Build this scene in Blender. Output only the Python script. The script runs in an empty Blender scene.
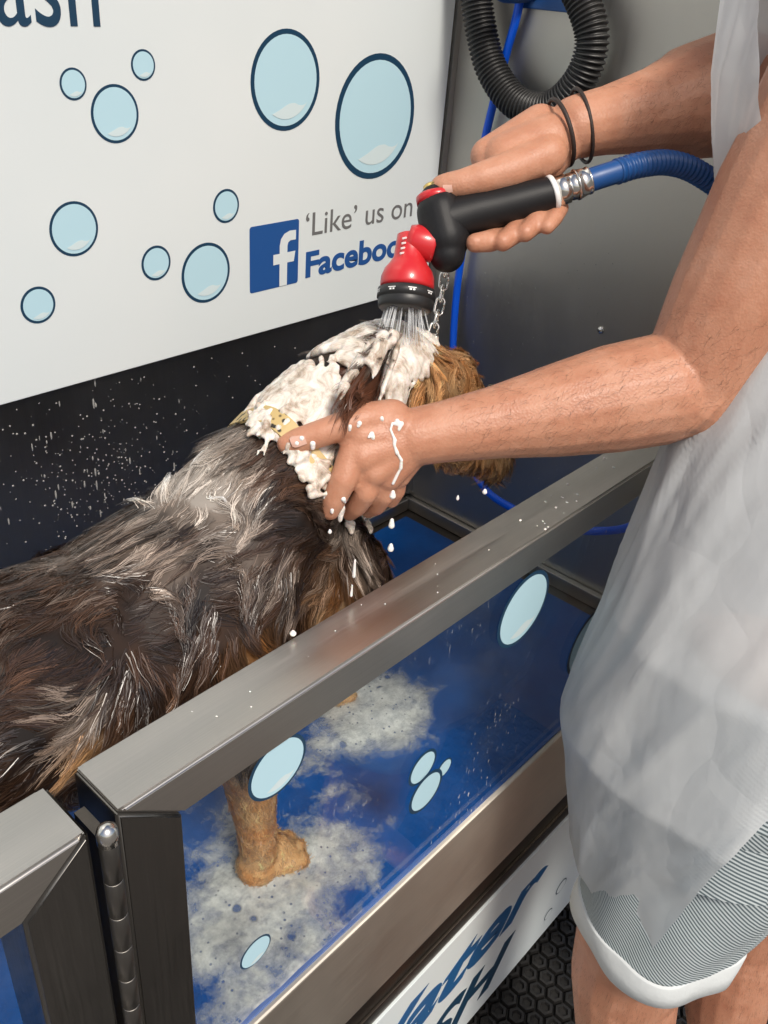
import bpy, bmesh, math, random
import numpy as np
from mathutils import Vector, Matrix, noise
random.seed(4); rng = np.random.default_rng(4)
sc = bpy.context.scene; C = sc.collection

# ---------------------------------------------------------------- camera, sky, sun
H = 1.6; F = 881.685
RT = np.array([[0.67205836, -0.34672843, 0.65430647], [-0.73678156, -0.40152064, 0.54399826], [0.07409789, -0.84767952, -0.52530842]])
cam = bpy.data.cameras.new('camera'); co = bpy.data.objects.new('camera', cam); C.objects.link(co); sc.camera = co
M = Matrix.Identity(4)
for i in range(3):
    M[i][0] = RT[i, 0]; M[i][1] = -RT[i, 1]; M[i][2] = -RT[i, 2]
M[2][3] = H
co.matrix_world = M
cam.sensor_fit = 'VERTICAL'; cam.sensor_height = 24; cam.sensor_width = 18; cam.lens = F / 1024 * 24
cam.clip_start = .02; cam.clip_end = 500
def ray(px, py): return RT @ np.array([(px - 384) / F, (py - 512) / F, 1.])
O = np.array([0, 0, H])
def at_d(px, py, d): return tuple(O + ray(px, py) * d)
def at_y(px, py, y): r = ray(px, py); return tuple(O + r * (y / r[1]))
def at_x(px, py, x): r = ray(px, py); return tuple(O + r * (x / r[0]))
def at_z(px, py, z): r = ray(px, py); return tuple(O + r * ((z - H) / r[2]))

w = bpy.data.worlds.new('World'); sc.world = w; w.use_nodes = True
nt = w.node_tree; sky = nt.nodes.new('ShaderNodeTexSky'); sky.sky_type = 'NISHITA'; sky.sun_disc = False
SUN_EL = 52; SUN_AZ = 205   # azimuth clockwise from +y
sky.sun_elevation = math.radians(SUN_EL); sky.sun_rotation = math.radians(SUN_AZ)
sky.dust_density = 4; sky.ozone_density = 1; sky.air_density = 1
nt.links.new(sky.outputs[0], nt.nodes['Background'].inputs[0]); nt.nodes['Background'].inputs[1].default_value = .105
sun = bpy.data.lights.new('sun', 'SUN'); sun.energy = 2.7; sun.angle = math.radians(14); sun.color = (1, .94, .85)
so = bpy.data.objects.new('sun', sun); C.objects.link(so)
el, az = math.radians(SUN_EL), math.radians(SUN_AZ)
sd = Vector((math.sin(az) * math.cos(el), math.cos(az) * math.cos(el), math.sin(el)))
so.rotation_euler = (-sd).to_track_quat('-Z', 'Y').to_euler(); so.location = (-1, -2, 4)
sc.view_settings.view_transform = 'Standard'; sc.view_settings.look = 'None'; sc.view_settings.exposure = 0.12; sc.view_settings.gamma = 1
sc.render.engine = 'CYCLES'; sc.cycles.transparent_max_bounces = 24; sc.cycles.max_bounces = 10

# ---------------------------------------------------------------- materials
def mat(name, col=(.5, .5, .5), rough=.5, metal=0, **kw):
    m = bpy.data.materials.new(name); m.use_nodes = True
    b = m.node_tree.nodes['Principled BSDF']
    b.inputs['Base Color'].default_value = (*col, 1); b.inputs['Roughness'].default_value = rough; b.inputs['Metallic'].default_value = metal
    for k, v in kw.items(): b.inputs[k.replace('_', ' ')].default_value = v
    return m
def N(m, t, **kw):
    n = m.node_tree.nodes.new(t)
    for k, v in kw.items(): setattr(n, k, v)
    return n
def L(m, a, b): m.node_tree.links.new(a, b)
def P(m): return m.node_tree.nodes['Principled BSDF']
def coords(m, scale=(1, 1, 1), kind='Object'):
    tc = N(m, 'ShaderNodeTexCoord'); mp = N(m, 'ShaderNodeMapping'); mp.inputs['Scale'].default_value = scale
    L(m, tc.outputs[kind], mp.inputs[0]); return mp.outputs[0]
def noise_n(m, vec, scale, detail=4, rough=.5, dist=0):
    n = N(m, 'ShaderNodeTexNoise'); n.inputs['Scale'].default_value = scale; n.inputs['Detail'].default_value = detail
    n.inputs['Roughness'].default_value = rough; n.inputs['Distortion'].default_value = dist
    L(m, vec, n.inputs['Vector']); return n.outputs['Fac']
def ramp(m, fac, stops):
    r = N(m, 'ShaderNodeValToRGB'); e = r.color_ramp.elements
    while len(e) < len(stops): e.new(.5)
    for i, (p, c) in enumerate(stops):
        e[i].position = p; e[i].color = (*c, 1) if len(c) == 3 else c
    L(m, fac, r.inputs[0]); return r.outputs[0]
def bump(m, h, strength=.2, dist=.002):
    b = N(m, 'ShaderNodeBump'); b.inputs['Strength'].default_value = strength; b.inputs['Distance'].default_value = dist
    L(m, h, b.inputs['Height']); L(m, b.outputs[0], P(m).inputs['Normal'])
def maprange(m, f, a, b, c, d):
    r = N(m, 'ShaderNodeMapRange')
    for i, v in enumerate((a, b, c, d)): r.inputs[i + 1].default_value = v
    L(m, f, r.inputs[0]); return r.outputs[0]
def steel(name, axis, col, rough, streak=.12, var=(.90, 1.07)):
    m = mat(name, col, rough, 1)
    s = [220, 220, 220]; s[axis] = 3
    v = coords(m, s); n1 = noise_n(m, v, 4, 3, .6)
    v2 = coords(m); n2 = noise_n(m, v2, 5, 5, .6)
    mix = N(m, 'ShaderNodeMath', operation='ADD'); L(m, n1, mix.inputs[0]); L(m, n2, mix.inputs[1])
    c = np.array(col)
    L(m, ramp(m, maprange(m, mix.outputs[0], .7, 1.3, 0, 1), [(0, tuple(c * var[0])), (1, tuple(np.minimum(c * var[1], 1)))]), P(m).inputs['Base Color'])
    L(m, maprange(m, mix.outputs[0], .7, 1.3, rough - .08, rough + .1), P(m).inputs['Roughness'])
    bump(m, n1, streak, .0006)
    P(m).inputs['Anisotropic'].default_value = .5
    return m
MT = {}
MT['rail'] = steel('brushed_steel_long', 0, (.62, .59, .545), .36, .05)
MT['post'] = steel('brushed_steel_dark_reflection', 2, (.20, .19, .175), .40, .05)  # same steel as the rail; reflection of dark surroundings put into the colour
MT['skirt'] = steel('satin_steel', 0, (.85, .78, .68), .55, .04)
MT['wall'] = steel('dull_steel_wall', 2, (.50, .48, .44), .45, .02, (.95, 1.03))
MT['backwall'] = steel('steel_wall_dark_reflection', 2, (.20, .195, .185), .42, .02)  # base colour darkened to stand in for the bath mirrored in the steel
MT['dark'] = steel('dark_steel', 0, (.16, .14, .12), .4, .05)
MT['chrome'] = mat('chrome', (.7, .68, .64), .18, 1)
MT['brass'] = mat('brass', (.75, .55, .2), .25, 1)
MT['rubber'] = mat('black_rubber', (.018, .018, .018), .42)
MT['grip'] = mat('black_grip', (.010, .010, .011), .5, Specular_IOR_Level=.3)
gv = noise_n(MT['grip'], coords(MT['grip']), 900, 2); bump(MT['grip'], gv, .25, .0005)
MT['red'] = mat('red_plastic', (.55, .02, .025), .3, Coat_Weight=.2)
MT['white'] = mat('white_plastic', (.8, .8, .78), .4)
MT['blue_hose'] = mat('blue_hose', (.0, .10, .75), .35)
MT['navy_hose'] = mat('navy_hose', (.01, .07, .24), .4)
MT['sign'] = mat('sign_white', (.74, .80, .82), .35)
sv = noise_n(MT['sign'], coords(MT['sign']), 2.5, 3); L(MT['sign'], ramp(MT['sign'], sv, [(.3, (.70, .765, .775)), (.7, (.77, .815, .815))]), P(MT['sign']).inputs['Base Color'])
MT['navy'] = mat('print_navy', (.012, .05, .10), .35)
MT['blue_print'] = mat('print_blue', (.02, .09, .30), .35)
MT['word_blue'] = mat('print_word_blue', (.02, .11, .28), .35)
MT['pale'] = mat('print_pale_blue', (.50, .73, .82), .35)
MT['paler'] = mat('print_highlight', (.66, .78, .80), .35)
MT['grey_print'] = mat('print_grey', (.16, .16, .16), .4)
MT['hair'] = mat('hair', (.06, .035, .02), .5)

m = MT['mat'] = mat('blue_mat', (.0, .06, .27), .38)
v = coords(m); n = noise_n(m, v, 9, 6, .65)
L(m, ramp(m, n, [(.3, (.0, .05, .22)), (.6, (.0, .085, .34)), (.8, (.02, .12, .42))]), P(m).inputs['Base Color']); bump(m, noise_n(m, v, 180, 3), .2, .001)

m = MT['mat_black'] = mat('black_rubber_mat', (.014, .013, .012), .5)
m = MT['ground'] = mat('concrete_ground', (.22, .21, .20), .85)
v = coords(m); L(m, ramp(m, noise_n(m, v, 6, 8, .7), [(.3, (.10, .095, .088)), (.7, (.17, .16, .15))]), P(m).inputs['Base Color']); bump(m, noise_n(m, v, 60, 5), .4, .004)

# skin
m = MT['skin'] = mat('skin', (.52, .27, .18), .48, Subsurface_Weight=.12, Subsurface_Scale=.01)
P(m).inputs['Subsurface Radius'].default_value = (1, .35, .2)
v = coords(m); n1 = noise_n(m, v, 26, 8, .72); n2 = noise_n(m, v, 260, 4, .6)
L(m, ramp(m, n1, [(.28, (.43, .18, .105)), (.52, (.50, .235, .142)), (.76, (.57, .30, .20))]), P(m).inputs['Base Color'])
vo = N(m, 'ShaderNodeTexVoronoi'); vo.inputs['Scale'].default_value = 420; L(m, v, vo.inputs['Vector'])
ad = N(m, 'ShaderNodeMath', operation='ADD'); L(m, n2, ad.inputs[0]); L(m, vo.outputs['Distance'], ad.inputs[1])
ad2 = N(m, 'ShaderNodeMath', operation='MULTIPLY_ADD'); L(m, noise_n(m, v, 60, 4, .6, 1.), ad2.inputs[0]); ad2.inputs[1].default_value = .6; L(m, ad.outputs[0], ad2.inputs[2])
bump(m, ad2.outputs[0], .2, .0012)
L(m, maprange(m, n1, .3, .7, .38, .58), P(m).inputs['Roughness'])
MT['nail'] = mat('nail', (.60, .36, .28), .25)

# apron : thin translucent plastic
m = MT['apron'] = mat('thin_plastic_apron', (.77, .79, .79), .34)
nt = m.node_tree; out = nt.nodes['Material Output']
tr = N(m, 'ShaderNodeBsdfTransparent'); tl = N(m, 'ShaderNodeBsdfTranslucent'); tl.inputs[0].default_value = (.6, .66, .72, 1)
m1 = N(m, 'ShaderNodeMixShader'); m1.inputs[0].default_value = .32; L(m, P(m).outputs[0], m1.inputs[1]); L(m, tl.outputs[0], m1.inputs[2])
m2 = N(m, 'ShaderNodeMixShader'); L(m, m1.outputs[0], m2.inputs[1]); L(m, tr.outputs[0], m2.inputs[2])
v = coords(m); cl = noise_n(m, v, 7, 3, .6, .5); L(m, maprange(m, cl, .3, .7, .13, .24), m2.inputs[0])
L(m, m2.outputs[0], out.inputs[0])
v2 = coords(m, (1.6, 1.6, .55)); n1 = noise_n(m, v2, 9, 3, .5, .4)
wn = N(m, 'ShaderNodeTexNoise'); wn.inputs['Scale'].default_value = 6; L(m, v, wn.inputs['Vector']); va = N(m, 'ShaderNodeVectorMath', operation='MULTIPLY_ADD'); L(m, wn.outputs['Color'], va.inputs[0]); va.inputs[1].default_value = (.12, .12, .12); L(m, v2, va.inputs[2])
vz = N(m, 'ShaderNodeTexVoronoi', feature='DISTANCE_TO_EDGE'); vz.inputs['Scale'].default_value = 7; L(m, va.outputs[0], vz.inputs['Vector']); n2 = maprange(m, vz.outputs['Distance'], 0, .16, 0, 1)
ad = N(m, 'ShaderNodeMath', operation='MULTIPLY_ADD'); L(m, n2, ad.inputs[0]); ad.inputs[1].default_value = .22; L(m, n1, ad.inputs[2])
fn = N(m, 'ShaderNodeMath', operation='MULTIPLY_ADD'); L(m, noise_n(m, v2, 38, 4, .6, .3), fn.inputs[0]); fn.inputs[1].default_value = .10; L(m, ad.outputs[0], fn.inputs[2])
bump(m, fn.outputs[0], .42, .010)

# striped shorts
m = MT['stripe'] = mat('striped_cotton', (.5, .5, .5), .85)
uv = N(m, 'ShaderNodeUVMap'); wv = N(m, 'ShaderNodeTexWave'); wv.inputs['Scale'].default_value = 1; wv.bands_direction = 'X'; wv.inputs['Distortion'].default_value = 0
mp = N(m, 'ShaderNodeMapping'); mp.inputs['Scale'].default_value = (70, 1, 1); L(m, uv.outputs[0], mp.inputs[0]); L(m, mp.outputs[0], wv.inputs['Vector'])
L(m, ramp(m, wv.outputs['Fac'], [(.40, (.10, .135, .15)), (.60, (.56, .62, .63))]), P(m).inputs['Base Color'])
bump(m, noise_n(m, coords(m), 25, 5), .3, .006)
m = MT['cuff'] = mat('white_cotton', (.60, .63, .63), .85); bump(m, noise_n(m, coords(m), 40, 5), .4, .004)
MT['shirt'] = mat('grey_shirt', (.12, .10, .12), .9)
MT['band'] = mat('leather_cord', (.03, .018, .014), .6); bump(MT['band'], noise_n(MT['band'], coords(MT['band']), 600, 2), .5, .001)

# dog
def attr_mat(name, rough, spec=.5):
    m = mat(name, (.1, .1, .1), rough); a = N(m, 'ShaderNodeAttribute'); a.attribute_name = 'coat'; L(m, a.outputs['Color'], P(m).inputs['Base Color'])
    P(m).inputs['Specular IOR Level'].default_value = spec; return m
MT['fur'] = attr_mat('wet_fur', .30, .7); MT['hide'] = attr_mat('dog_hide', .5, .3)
MT['nose'] = mat('dog_nose', (.01, .01, .01), .25); MT['eye'] = mat('dog_eye', (.02, .01, .005), .05)
m = MT['lather'] = mat('lather', (.70, .64, .57), .24, Subsurface_Weight=.2, Subsurface_Scale=.004)
lc = noise_n(m, coords(m, (1, 1, .6)), 48, 6, .7, .9); L(m, ramp(m, lc, [(.28, (.16, .11, .07)), (.40, (.46, .37, .29)), (.51, (.70, .63, .55)), (.66, (.88, .85, .80))]), P(m).inputs['Base Color'])
bump(m, noise_n(m, coords(m), 320, 5, .7), .45, .002)
m = MT['collar'] = mat('printed_collar', (.50, .36, .15), .5)
v = coords(m); vo = N(m, 'ShaderNodeTexVoronoi'); vo.inputs['Scale'].default_value = 130; L(m, v, vo.inputs['Vector'])
L(m, ramp(m, vo.outputs['Distance'], [(.24, (.02, .015, .01)), (.36, (.52, .38, .16))]), P(m).inputs['Base Color'])

# glass : thin pane
m = MT['glass'] = mat('clear_pane', (1, 1, 1), .0)
nt = m.node_tree; out = nt.nodes['Material Output']
tr = N(m, 'ShaderNodeBsdfTransparent'); tr.inputs[0].default_value = (.93, .96, .97, 1)
gl = N(m, 'ShaderNodeBsdfGlossy'); gl.inputs['Roughness'].default_value = .02
lw_ = N(m, 'ShaderNodeLayerWeight'); pw_ = N(m, 'ShaderNodeMath', operation='POWER'); pw_.inputs[1].default_value = 3.5; L(m, lw_.outputs['Facing'], pw_.inputs[0]); frv = maprange(m, pw_.outputs[0], 0, 1, .02, .38)
mx = N(m, 'ShaderNodeMixShader'); L(m, frv, mx.inputs[0]); L(m, tr.outputs[0], mx.inputs[1]); L(m, gl.outputs[0], mx.inputs[2])
df = N(m, 'ShaderNodeBsdfDiffuse'); df.inputs[0].default_value = (.8, .8, .78, 1)
v = coords(m); sm = noise_n(m, v, 12, 6, .7, 1); v2 = coords(m, (1, 1, .25)); sp = noise_n(m, v2, 260, 2, .5)
spf = maprange(m, sp, .66, .74, 0, .55); smf = maprange(m, sm, .45, .8, 0.0, .018)
patch = maprange(m, noise_n(m, v, 5, 2), .5, .62, 0, 1)
mu = N(m, 'ShaderNodeMath', operation='MULTIPLY_ADD'); L(m, spf, mu.inputs[0]); L(m, patch, mu.inputs[1]); L(m, smf, mu.inputs[2])
mx2 = N(m, 'ShaderNodeMixShader'); L(m, mu.outputs[0], mx2.inputs[0]); L(m, mx.outputs[0], mx2.inputs[1]); L(m, df.outputs[0], mx2.inputs[2])
L(m, mx2.outputs[0], out.inputs[0])
# suds on the floor
m = MT['suds'] = mat('soap_suds', (.74, .71, .66), .35)
nt = m.node_tree; out = nt.nodes['Material Output']; tr = N(m, 'ShaderNodeBsdfTransparent'); mx = N(m, 'ShaderNodeMixShader')
a = N(m, 'ShaderNodeAttribute'); a.attribute_name = 'cover'
v = coords(m); v1 = N(m, 'ShaderNodeTexVoronoi'); v1.inputs['Scale'].default_value = 95; L(m, v, v1.inputs['Vector'])
nn = noise_n(m, v, 26, 9, .68, .25)
s1 = N(m, 'ShaderNodeMath', operation='ADD'); L(m, a.outputs['Fac'], s1.inputs[0]); L(m, maprange(m, nn, .3, .7, -.30, .30), s1.inputs[1])
cov0 = maprange(m, s1.outputs[0], .26, .78, 0, .95)
fz = N(m, 'ShaderNodeMath', operation='MULTIPLY'); L(m, cov0, fz.inputs[0]); L(m, maprange(m, noise_n(m, v, 70, 5, .7), .3, .6, .55, 1), fz.inputs[1]); cov = fz.outputs[0]
hole = maprange(m, v1.outputs['Distance'], .10, .2, .35, 1)
hs = N(m, 'ShaderNodeTexNoise'); hs.inputs['Scale'].default_value = 30; L(m, v, hs.inputs['Vector'])
hm = maprange(m, hs.outputs['Fac'], .38, .46, 1, 0)
hx = N(m, 'ShaderNodeMath', operation='MAXIMUM'); L(m, hole, hx.inputs[0]); L(m, hm, hx.inputs[1])
v3 = N(m, 'ShaderNodeTexVoronoi'); v3.inputs['Scale'].default_value = 34; L(m, v, v3.inputs['Vector']); h3 = maprange(m, v3.outputs['Distance'], .14, .24, .25, 1); hz_ = N(m, 'ShaderNodeTexNoise'); hz_.inputs['Scale'].default_value = 17; L(m, v, hz_.inputs['Vector']); hq = N(m, 'ShaderNodeMath', operation='MAXIMUM'); L(m, h3, hq.inputs[0]); L(m, maprange(m, hz_.outputs['Fac'], .50, .56, 1, 0), hq.inputs[1]); hw = N(m, 'ShaderNodeMath', operation='MULTIPLY'); L(m, hx.outputs[0], hw.inputs[0]); L(m, hq.outputs[0], hw.inputs[1]); hx = hw
mu = N(m, 'ShaderNodeMath', operation='MULTIPLY'); L(m, cov, mu.inputs[0]); L(m, hx.outputs[0], mu.inputs[1])
L(m, mu.outputs[0], mx.inputs[0]); L(m, tr.outputs[0], mx.inputs[1]); L(m, P(m).outputs[0], mx.inputs[2]); L(m, mx.outputs[0], out.inputs[0])
bump(m, noise_n(m, v, 150, 4), .4, .003)
m = MT['foam'] = mat('white_foam', (.85, .83, .79), .2, Subsurface_Weight=.2, Subsurface_Scale=.003)
MT['droplet'] = mat('soapy_droplet', (.30, .295, .28), .15)
m = MT['water'] = mat('water', (.95, .97, 1), .02, Transmission_Weight=1, IOR=1.33)
m = MT['spray'] = mat('spray_water', (.8, .82, .83), .15, Alpha=.32)

# ---------------------------------------------------------------- helpers
def link(name, me, m, parent=None):
    o = bpy.data.objects.new(name, me); C.objects.link(o)
    for mm in (m if isinstance(m, (list, tuple)) else [m]): me.materials.append(mm)
    if parent: o.parent = parent
    return o
def tag(o, label=None, cat=None, group=None, kind=None):
    if label: o['label'] = label
    if cat: o['category'] = cat
    if group: o['group'] = group
    if kind: o['kind'] = kind
    return o
def empty(name, loc, label, cat, group=None):
    o = bpy.data.objects.new(name, None); C.objects.link(o); o.empty_display_size = .05
    o['_loc'] = 0; del o['_loc']
    return tag(o, label, cat, group)
def mesh(name, verts, faces, m, parent=None, smooth=False, uvs=None):
    me = bpy.data.meshes.new(name); me.from_pydata([tuple(map(float, v)) for v in verts], [], faces)
    if smooth: me.polygons.foreach_set('use_smooth', [True] * len(me.polygons))
    if uvs is not None:
        ul = me.uv_layers.new(name='UVMap')
        for l in me.loops: ul.data[l.index].uv = uvs[l.vertex_index]
    me.update(); return link(name, me, m, parent)
def box(name, a, b, m, parent=None, bev=.0, seg=2):
    bm = bmesh.new(); bmesh.ops.create_cube(bm, size=1)
    a = Vector(a); b = Vector(b)
    for v in bm.verts: v.co = Vector(((a[i] + b[i]) / 2 + v.co[i] * (b[i] - a[i]) for i in range(3)))
    if bev: bmesh.ops.bevel(bm, geom=bm.edges[:], offset=bev, segments=seg, affect='EDGES', profile=.6)
    me = bpy.data.meshes.new(name); bm.to_mesh(me); bm.free()
    if bev: me.polygons.foreach_set('use_smooth', [False] * len(me.polygons))
    return link(name, me, m, parent)
def prism(name, pts, y0, y1, m, parent=None):   # pts in x,z ; extruded along y
    n = len(pts); v = [(x, y0, z) for x, z in pts] + [(x, y1, z) for x, z in pts]
    f = [list(range(n)), list(range(2 * n - 1, n - 1, -1))] + [[i, i + n, (i + 1) % n + n, (i + 1) % n] for i in range(n)]
    return mesh(name, v, f, m, parent)
def frames(pts):
    pts = [np.array(p, float) for p in pts]; T = []
    for i in range(len(pts)):
        a = pts[max(i - 1, 0)]; b = pts[min(i + 1, len(pts) - 1)]; t = b - a; T.append(t / (np.linalg.norm(t) + 1e-12))
    u = np.cross(T[0], [0, 0, 1.]);
    if np.linalg.norm(u) < .1: u = np.cross(T[0], [1., 0, 0])
    u /= np.linalg.norm(u); out = []
    for t in T:
        u = u - t * np.dot(u, t); u /= np.linalg.norm(u); out.append((u, np.cross(t, u)))
    return pts, out
def tube_data(pts, rad, seg=12, cap=True):
    pts, fr = frames(pts); rad = rad if hasattr(rad, '__len__') else [rad] * len(pts); V = []; Fc = []
    for p, (u, w_), r in zip(pts, fr, rad):
        for k in range(seg):
            a = 2 * math.pi * k / seg; V.append(p + (u * math.cos(a) + w_ * math.sin(a)) * r)
    for i in range(len(pts) - 1):
        for k in range(seg):
            a = i * seg + k; b = i * seg + (k + 1) % seg; Fc.append((a, b, b + seg, a + seg))
    if cap: Fc.append(tuple(range(seg))[::-1]); Fc.append(tuple(range((len(pts) - 1) * seg, len(pts) * seg)))
    return V, Fc
def tube(name, pts, rad, m, parent=None, seg=12):
    V, Fc = tube_data(pts, rad, seg); return mesh(name, V, Fc, m, parent, True)
def catmull(P_, n=10):
    P_ = [np.array(p, float) for p in P_]; P_ = [2 * P_[0] - P_[1]] + P_ + [2 * P_[-1] - P_[-2]]; out = []
    for i in range(1, len(P_) - 2):
        a, b, c, d = P_[i - 1:i + 3]
        for k in range(n):
            t = k / n; out.append(.5 * (2 * b + (c - a) * t + (2 * a - 5 * b + 4 * c - d) * t * t + (3 * b - a - 3 * c + d) * t ** 3))
    out.append(P_[-2]); return out
def lathe(name, prof, origin, axis, m, parent=None, seg=32):
    ax = Vector(axis).normalized(); q = ax.to_track_quat('Z', 'Y'); V = []; Fc = []
    for h, r in prof:
        for k in range(seg):
            a = 2 * math.pi * k / seg; V.append(q @ Vector((r * math.cos(a), r * math.sin(a), h)) + Vector(origin))
    for i in range(len(prof) - 1):
        for k in range(seg):
            a = i * seg + k; b = i * seg + (k + 1) % seg; Fc.append((a, b, b + seg, a + seg))
    Fc.append(tuple(range(seg))[::-1]); Fc.append(tuple(range((len(prof) - 1) * seg, len(prof) * seg)))
    o = mesh(name, V, Fc, m, parent, True); return o
def autosmooth(o, ang=35):
    me = o.data; bm = bmesh.new(); bm.from_mesh(me)
    for e in bm.edges:
        if len(e.link_faces) == 2 and e.calc_face_angle(0) > math.radians(ang): e.smooth = False
    for f in bm.faces: f.smooth = True
    bm.to_mesh(me); bm.free(); return o
class Org:          # one continuous organic surface grown from tapered limbs
    def __init__(s): s.V = []; s.F = []
    def cap(s, a, b, ra, rb, n=None, fl=1., seg=18):
        a = np.array(a, float); b = np.array(b, float); d = b - a; l = np.linalg.norm(d)
        if l < 1e-6: d = np.array([0, 0, 1.]); l = 1.
        d = d / l; u = np.cross(d, [0, 0, 1.])
        if np.linalg.norm(u) < .1: u = np.cross(d, [1., 0, 0])
        u /= np.linalg.norm(u); w_ = np.cross(d, u); pr = []
        for k in range(7): t = math.pi / 2 * k / 6; pr.append((a - d * ra * math.cos(t), max(ra * math.sin(t), 1e-5)))
        for k in range(7): t = math.pi / 2 * k / 6; pr.append((b + d * rb * math.sin(t), max(rb * math.cos(t), 1e-5)))
        base = len(s.V)
        for c, r in pr:
            for k in range(seg):
                t = 2 * math.pi * k / seg; o = (u * math.cos(t) + w_ * math.sin(t)) * r
                if n is not None: nn = np.array(n, float); nn = nn / np.linalg.norm(nn); o = o - nn * np.dot(o, nn) * (1 - fl)
                s.V.append(c + o)
        for i in range(len(pr) - 1):
            for k in range(seg):
                x = base + i * seg + k; y = base + i * seg + (k + 1) % seg; s.F.append((x, y, y + seg, x + seg))
        s.F.append(tuple(base + k for k in range(seg))[::-1]); s.F.append(tuple(base + (len(pr) - 1) * seg + k for k in range(seg)))
    def chain(s, pr, **k):
        for a, b in zip(pr[:-1], pr[1:]): s.cap(a[:3], b[:3], a[3], b[3], **k)
    def build(s, name, voxel, smooth, m, parent=None, fac=.5):
        me = bpy.data.meshes.new(name); me.from_pydata([tuple(map(float, v)) for v in s.V], [], s.F); me.update()
        o = bpy.data.objects.new(name, me); C.objects.link(o)
        r = o.modifiers.new('r', 'REMESH'); r.mode = 'VOXEL'; r.voxel_size = voxel; r.adaptivity = 0
        sm = o.modifiers.new('s', 'SMOOTH'); sm.factor = fac; sm.iterations = smooth
        dg = bpy.context.evaluated_depsgraph_get(); me2 = bpy.data.meshes.new_from_object(o.evaluated_get(dg)); bpy.data.objects.remove(o)
        me2.name = name; me2.polygons.foreach_set('use_smooth', [True] * len(me2.polygons))
        return link(name, me2, m, parent)
def text(name, s, box_, y, m, parent, shear=0, off=0, thick=.0002, size=.1, anchor='box'):
    cu = bpy.data.curves.new(name, 'FONT'); cu.body = s; cu.size = size; cu.shear = shear; cu.offset = off; cu.extrude = thick; cu.resolution_u = 6
    o = bpy.data.objects.new(name, cu); C.objects.link(o); dg = bpy.context.evaluated_depsgraph_get()
    me = bpy.data.meshes.new_from_object(o.evaluated_get(dg)); bpy.data.objects.remove(o)
    v = np.array([tuple(q.co) for q in me.vertices]); x0, x1, z0, z1 = box_
    mn = v.min(0); mxx = v.max(0)
    # scale to the width; heights measured from the baseline
    cap_h = mxx[1]
    X = x0 + (v[:, 0] - mn[0]) / (mxx[0] - mn[0]) * (x1 - x0); Z = z0 + v[:, 1] / cap_h * (z1 - z0)
    for i, q in enumerate(me.vertices): q.co = (X[i], y - v[i, 2], Z[i])
    me.flip_normals() if hasattr(me, 'flip_normals') else None
    me.materials.clear(); return link(name, me, m, parent)
def disc_pts(cx, cz, rx, rz, n=48): return [(cx + rx * math.cos(2 * math.pi * k / n), cz + rz * math.sin(2 * math.pi * k / n)) for k in range(n)]
def flat(name, shapes, mats, parent):  # shapes: (pts xz, y, mat index): thin raised prints, one mesh
    V = []; Fc = []; mi = []
    for pts, y, k in shapes:
        b = len(V); V += [(x, y, z) for x, z in pts]; Fc.append(tuple(range(b, b + len(pts)))); mi.append(k)
    o = mesh(name, V, Fc, mats, parent)
    for p, k in zip(o.data.polygons, mi): p.material_index = k
    return o
def jac(px, py, y):
    a = np.array(at_y(px, py, y)); b = np.array(at_y(px + 1, py, y)); c = np.array(at_y(px, py + 1, y))
    return abs((b[0] - a[0]) * (c[2] - a[2]) - (b[2] - a[2]) * (c[0] - a[0]))
def bubble(name, cx, cz, r, y, parent, ring=.09, hl=True, asp=1., fill=0):
    cres = []
    for k in range(15): t = math.radians(238 + 88 * k / 14); cres.append((cx + r * .76 * math.cos(t), cz + asp * r * .76 * math.sin(t)))
    for k in range(1, 14): t = math.radians(326 - 88 * k / 14); q = .76 - (.30 if k > 4 else .075 * k) * math.sin(math.pi * k / 14) ** .8; cres.append((cx + r * q * math.cos(t), cz + asp * r * q * math.sin(t)))
    sh = [(disc_pts(cx, cz, r, r * asp), y - .0004, 0), (disc_pts(cx, cz, r * (1 - ring), asp * r * (1 - ring)), y - .0008, 1)]
    if hl: sh.append((cres, y - .0012, 2))
    return flat(name, sh, [MT['navy'], MT['pale'] if fill == 0 else MT['sign'], MT['paler']], parent)

# ---------------------------------------------------------------- dimensions
YF = .3758; YR = .4318; YB = .9413; XC = 1.205; RT_Z = 1.10; RB_Z = 1.055; FZ = .6826; XL = -.75
# ---------------------------------------------------------------- setting
g = mesh('ground', [(-200, -200, 0), (200, -200, 0), (200, 200, 0), (-200, 200, 0)], [(0, 1, 2, 3)], MT['ground']); tag(g, kind='structure')

# black honeycomb mat
def rubber_mat():
    V = []; Fc = []; s = .019; hx = s * math.sqrt(3)
    V += [(.2, -.25, .004), (2.1, -.25, .004), (2.1, .9, .004), (.2, .9, .004)]; Fc.append((0, 1, 2, 3))
    for j in range(70):
        for i in range(92):
            cx = -.38 + i * hx + (hx / 2 if j % 2 else 0); cy = -.73 + j * s * 1.5
            if cx > 2.08 or cy > .88 or cx < .22 or cy < -.23: continue
            b = len(V)
            for rr, z in ((s * .93, .005), (s * .80, .013), (s * .52, .0135), (s * .40, .008)):
                for k in range(6):
                    a = math.radians(60 * k + 30); V.append((cx + rr * math.cos(a), cy + rr * math.sin(a), z))
            for q in range(3):
                for k in range(6): Fc.append((b + q * 6 + k, b + q * 6 + (k + 1) % 6, b + (q + 1) * 6 + (k + 1) % 6, b + (q + 1) * 6 + k))
            Fc.append(tuple(b + 18 + k for k in range(6)))
    o = mesh('floor_mat', V, Fc, MT['mat_black']); tag(o, 'black rubber honeycomb mat on the ground below the white lower sign', 'floor mat')
rubber_mat()

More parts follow.
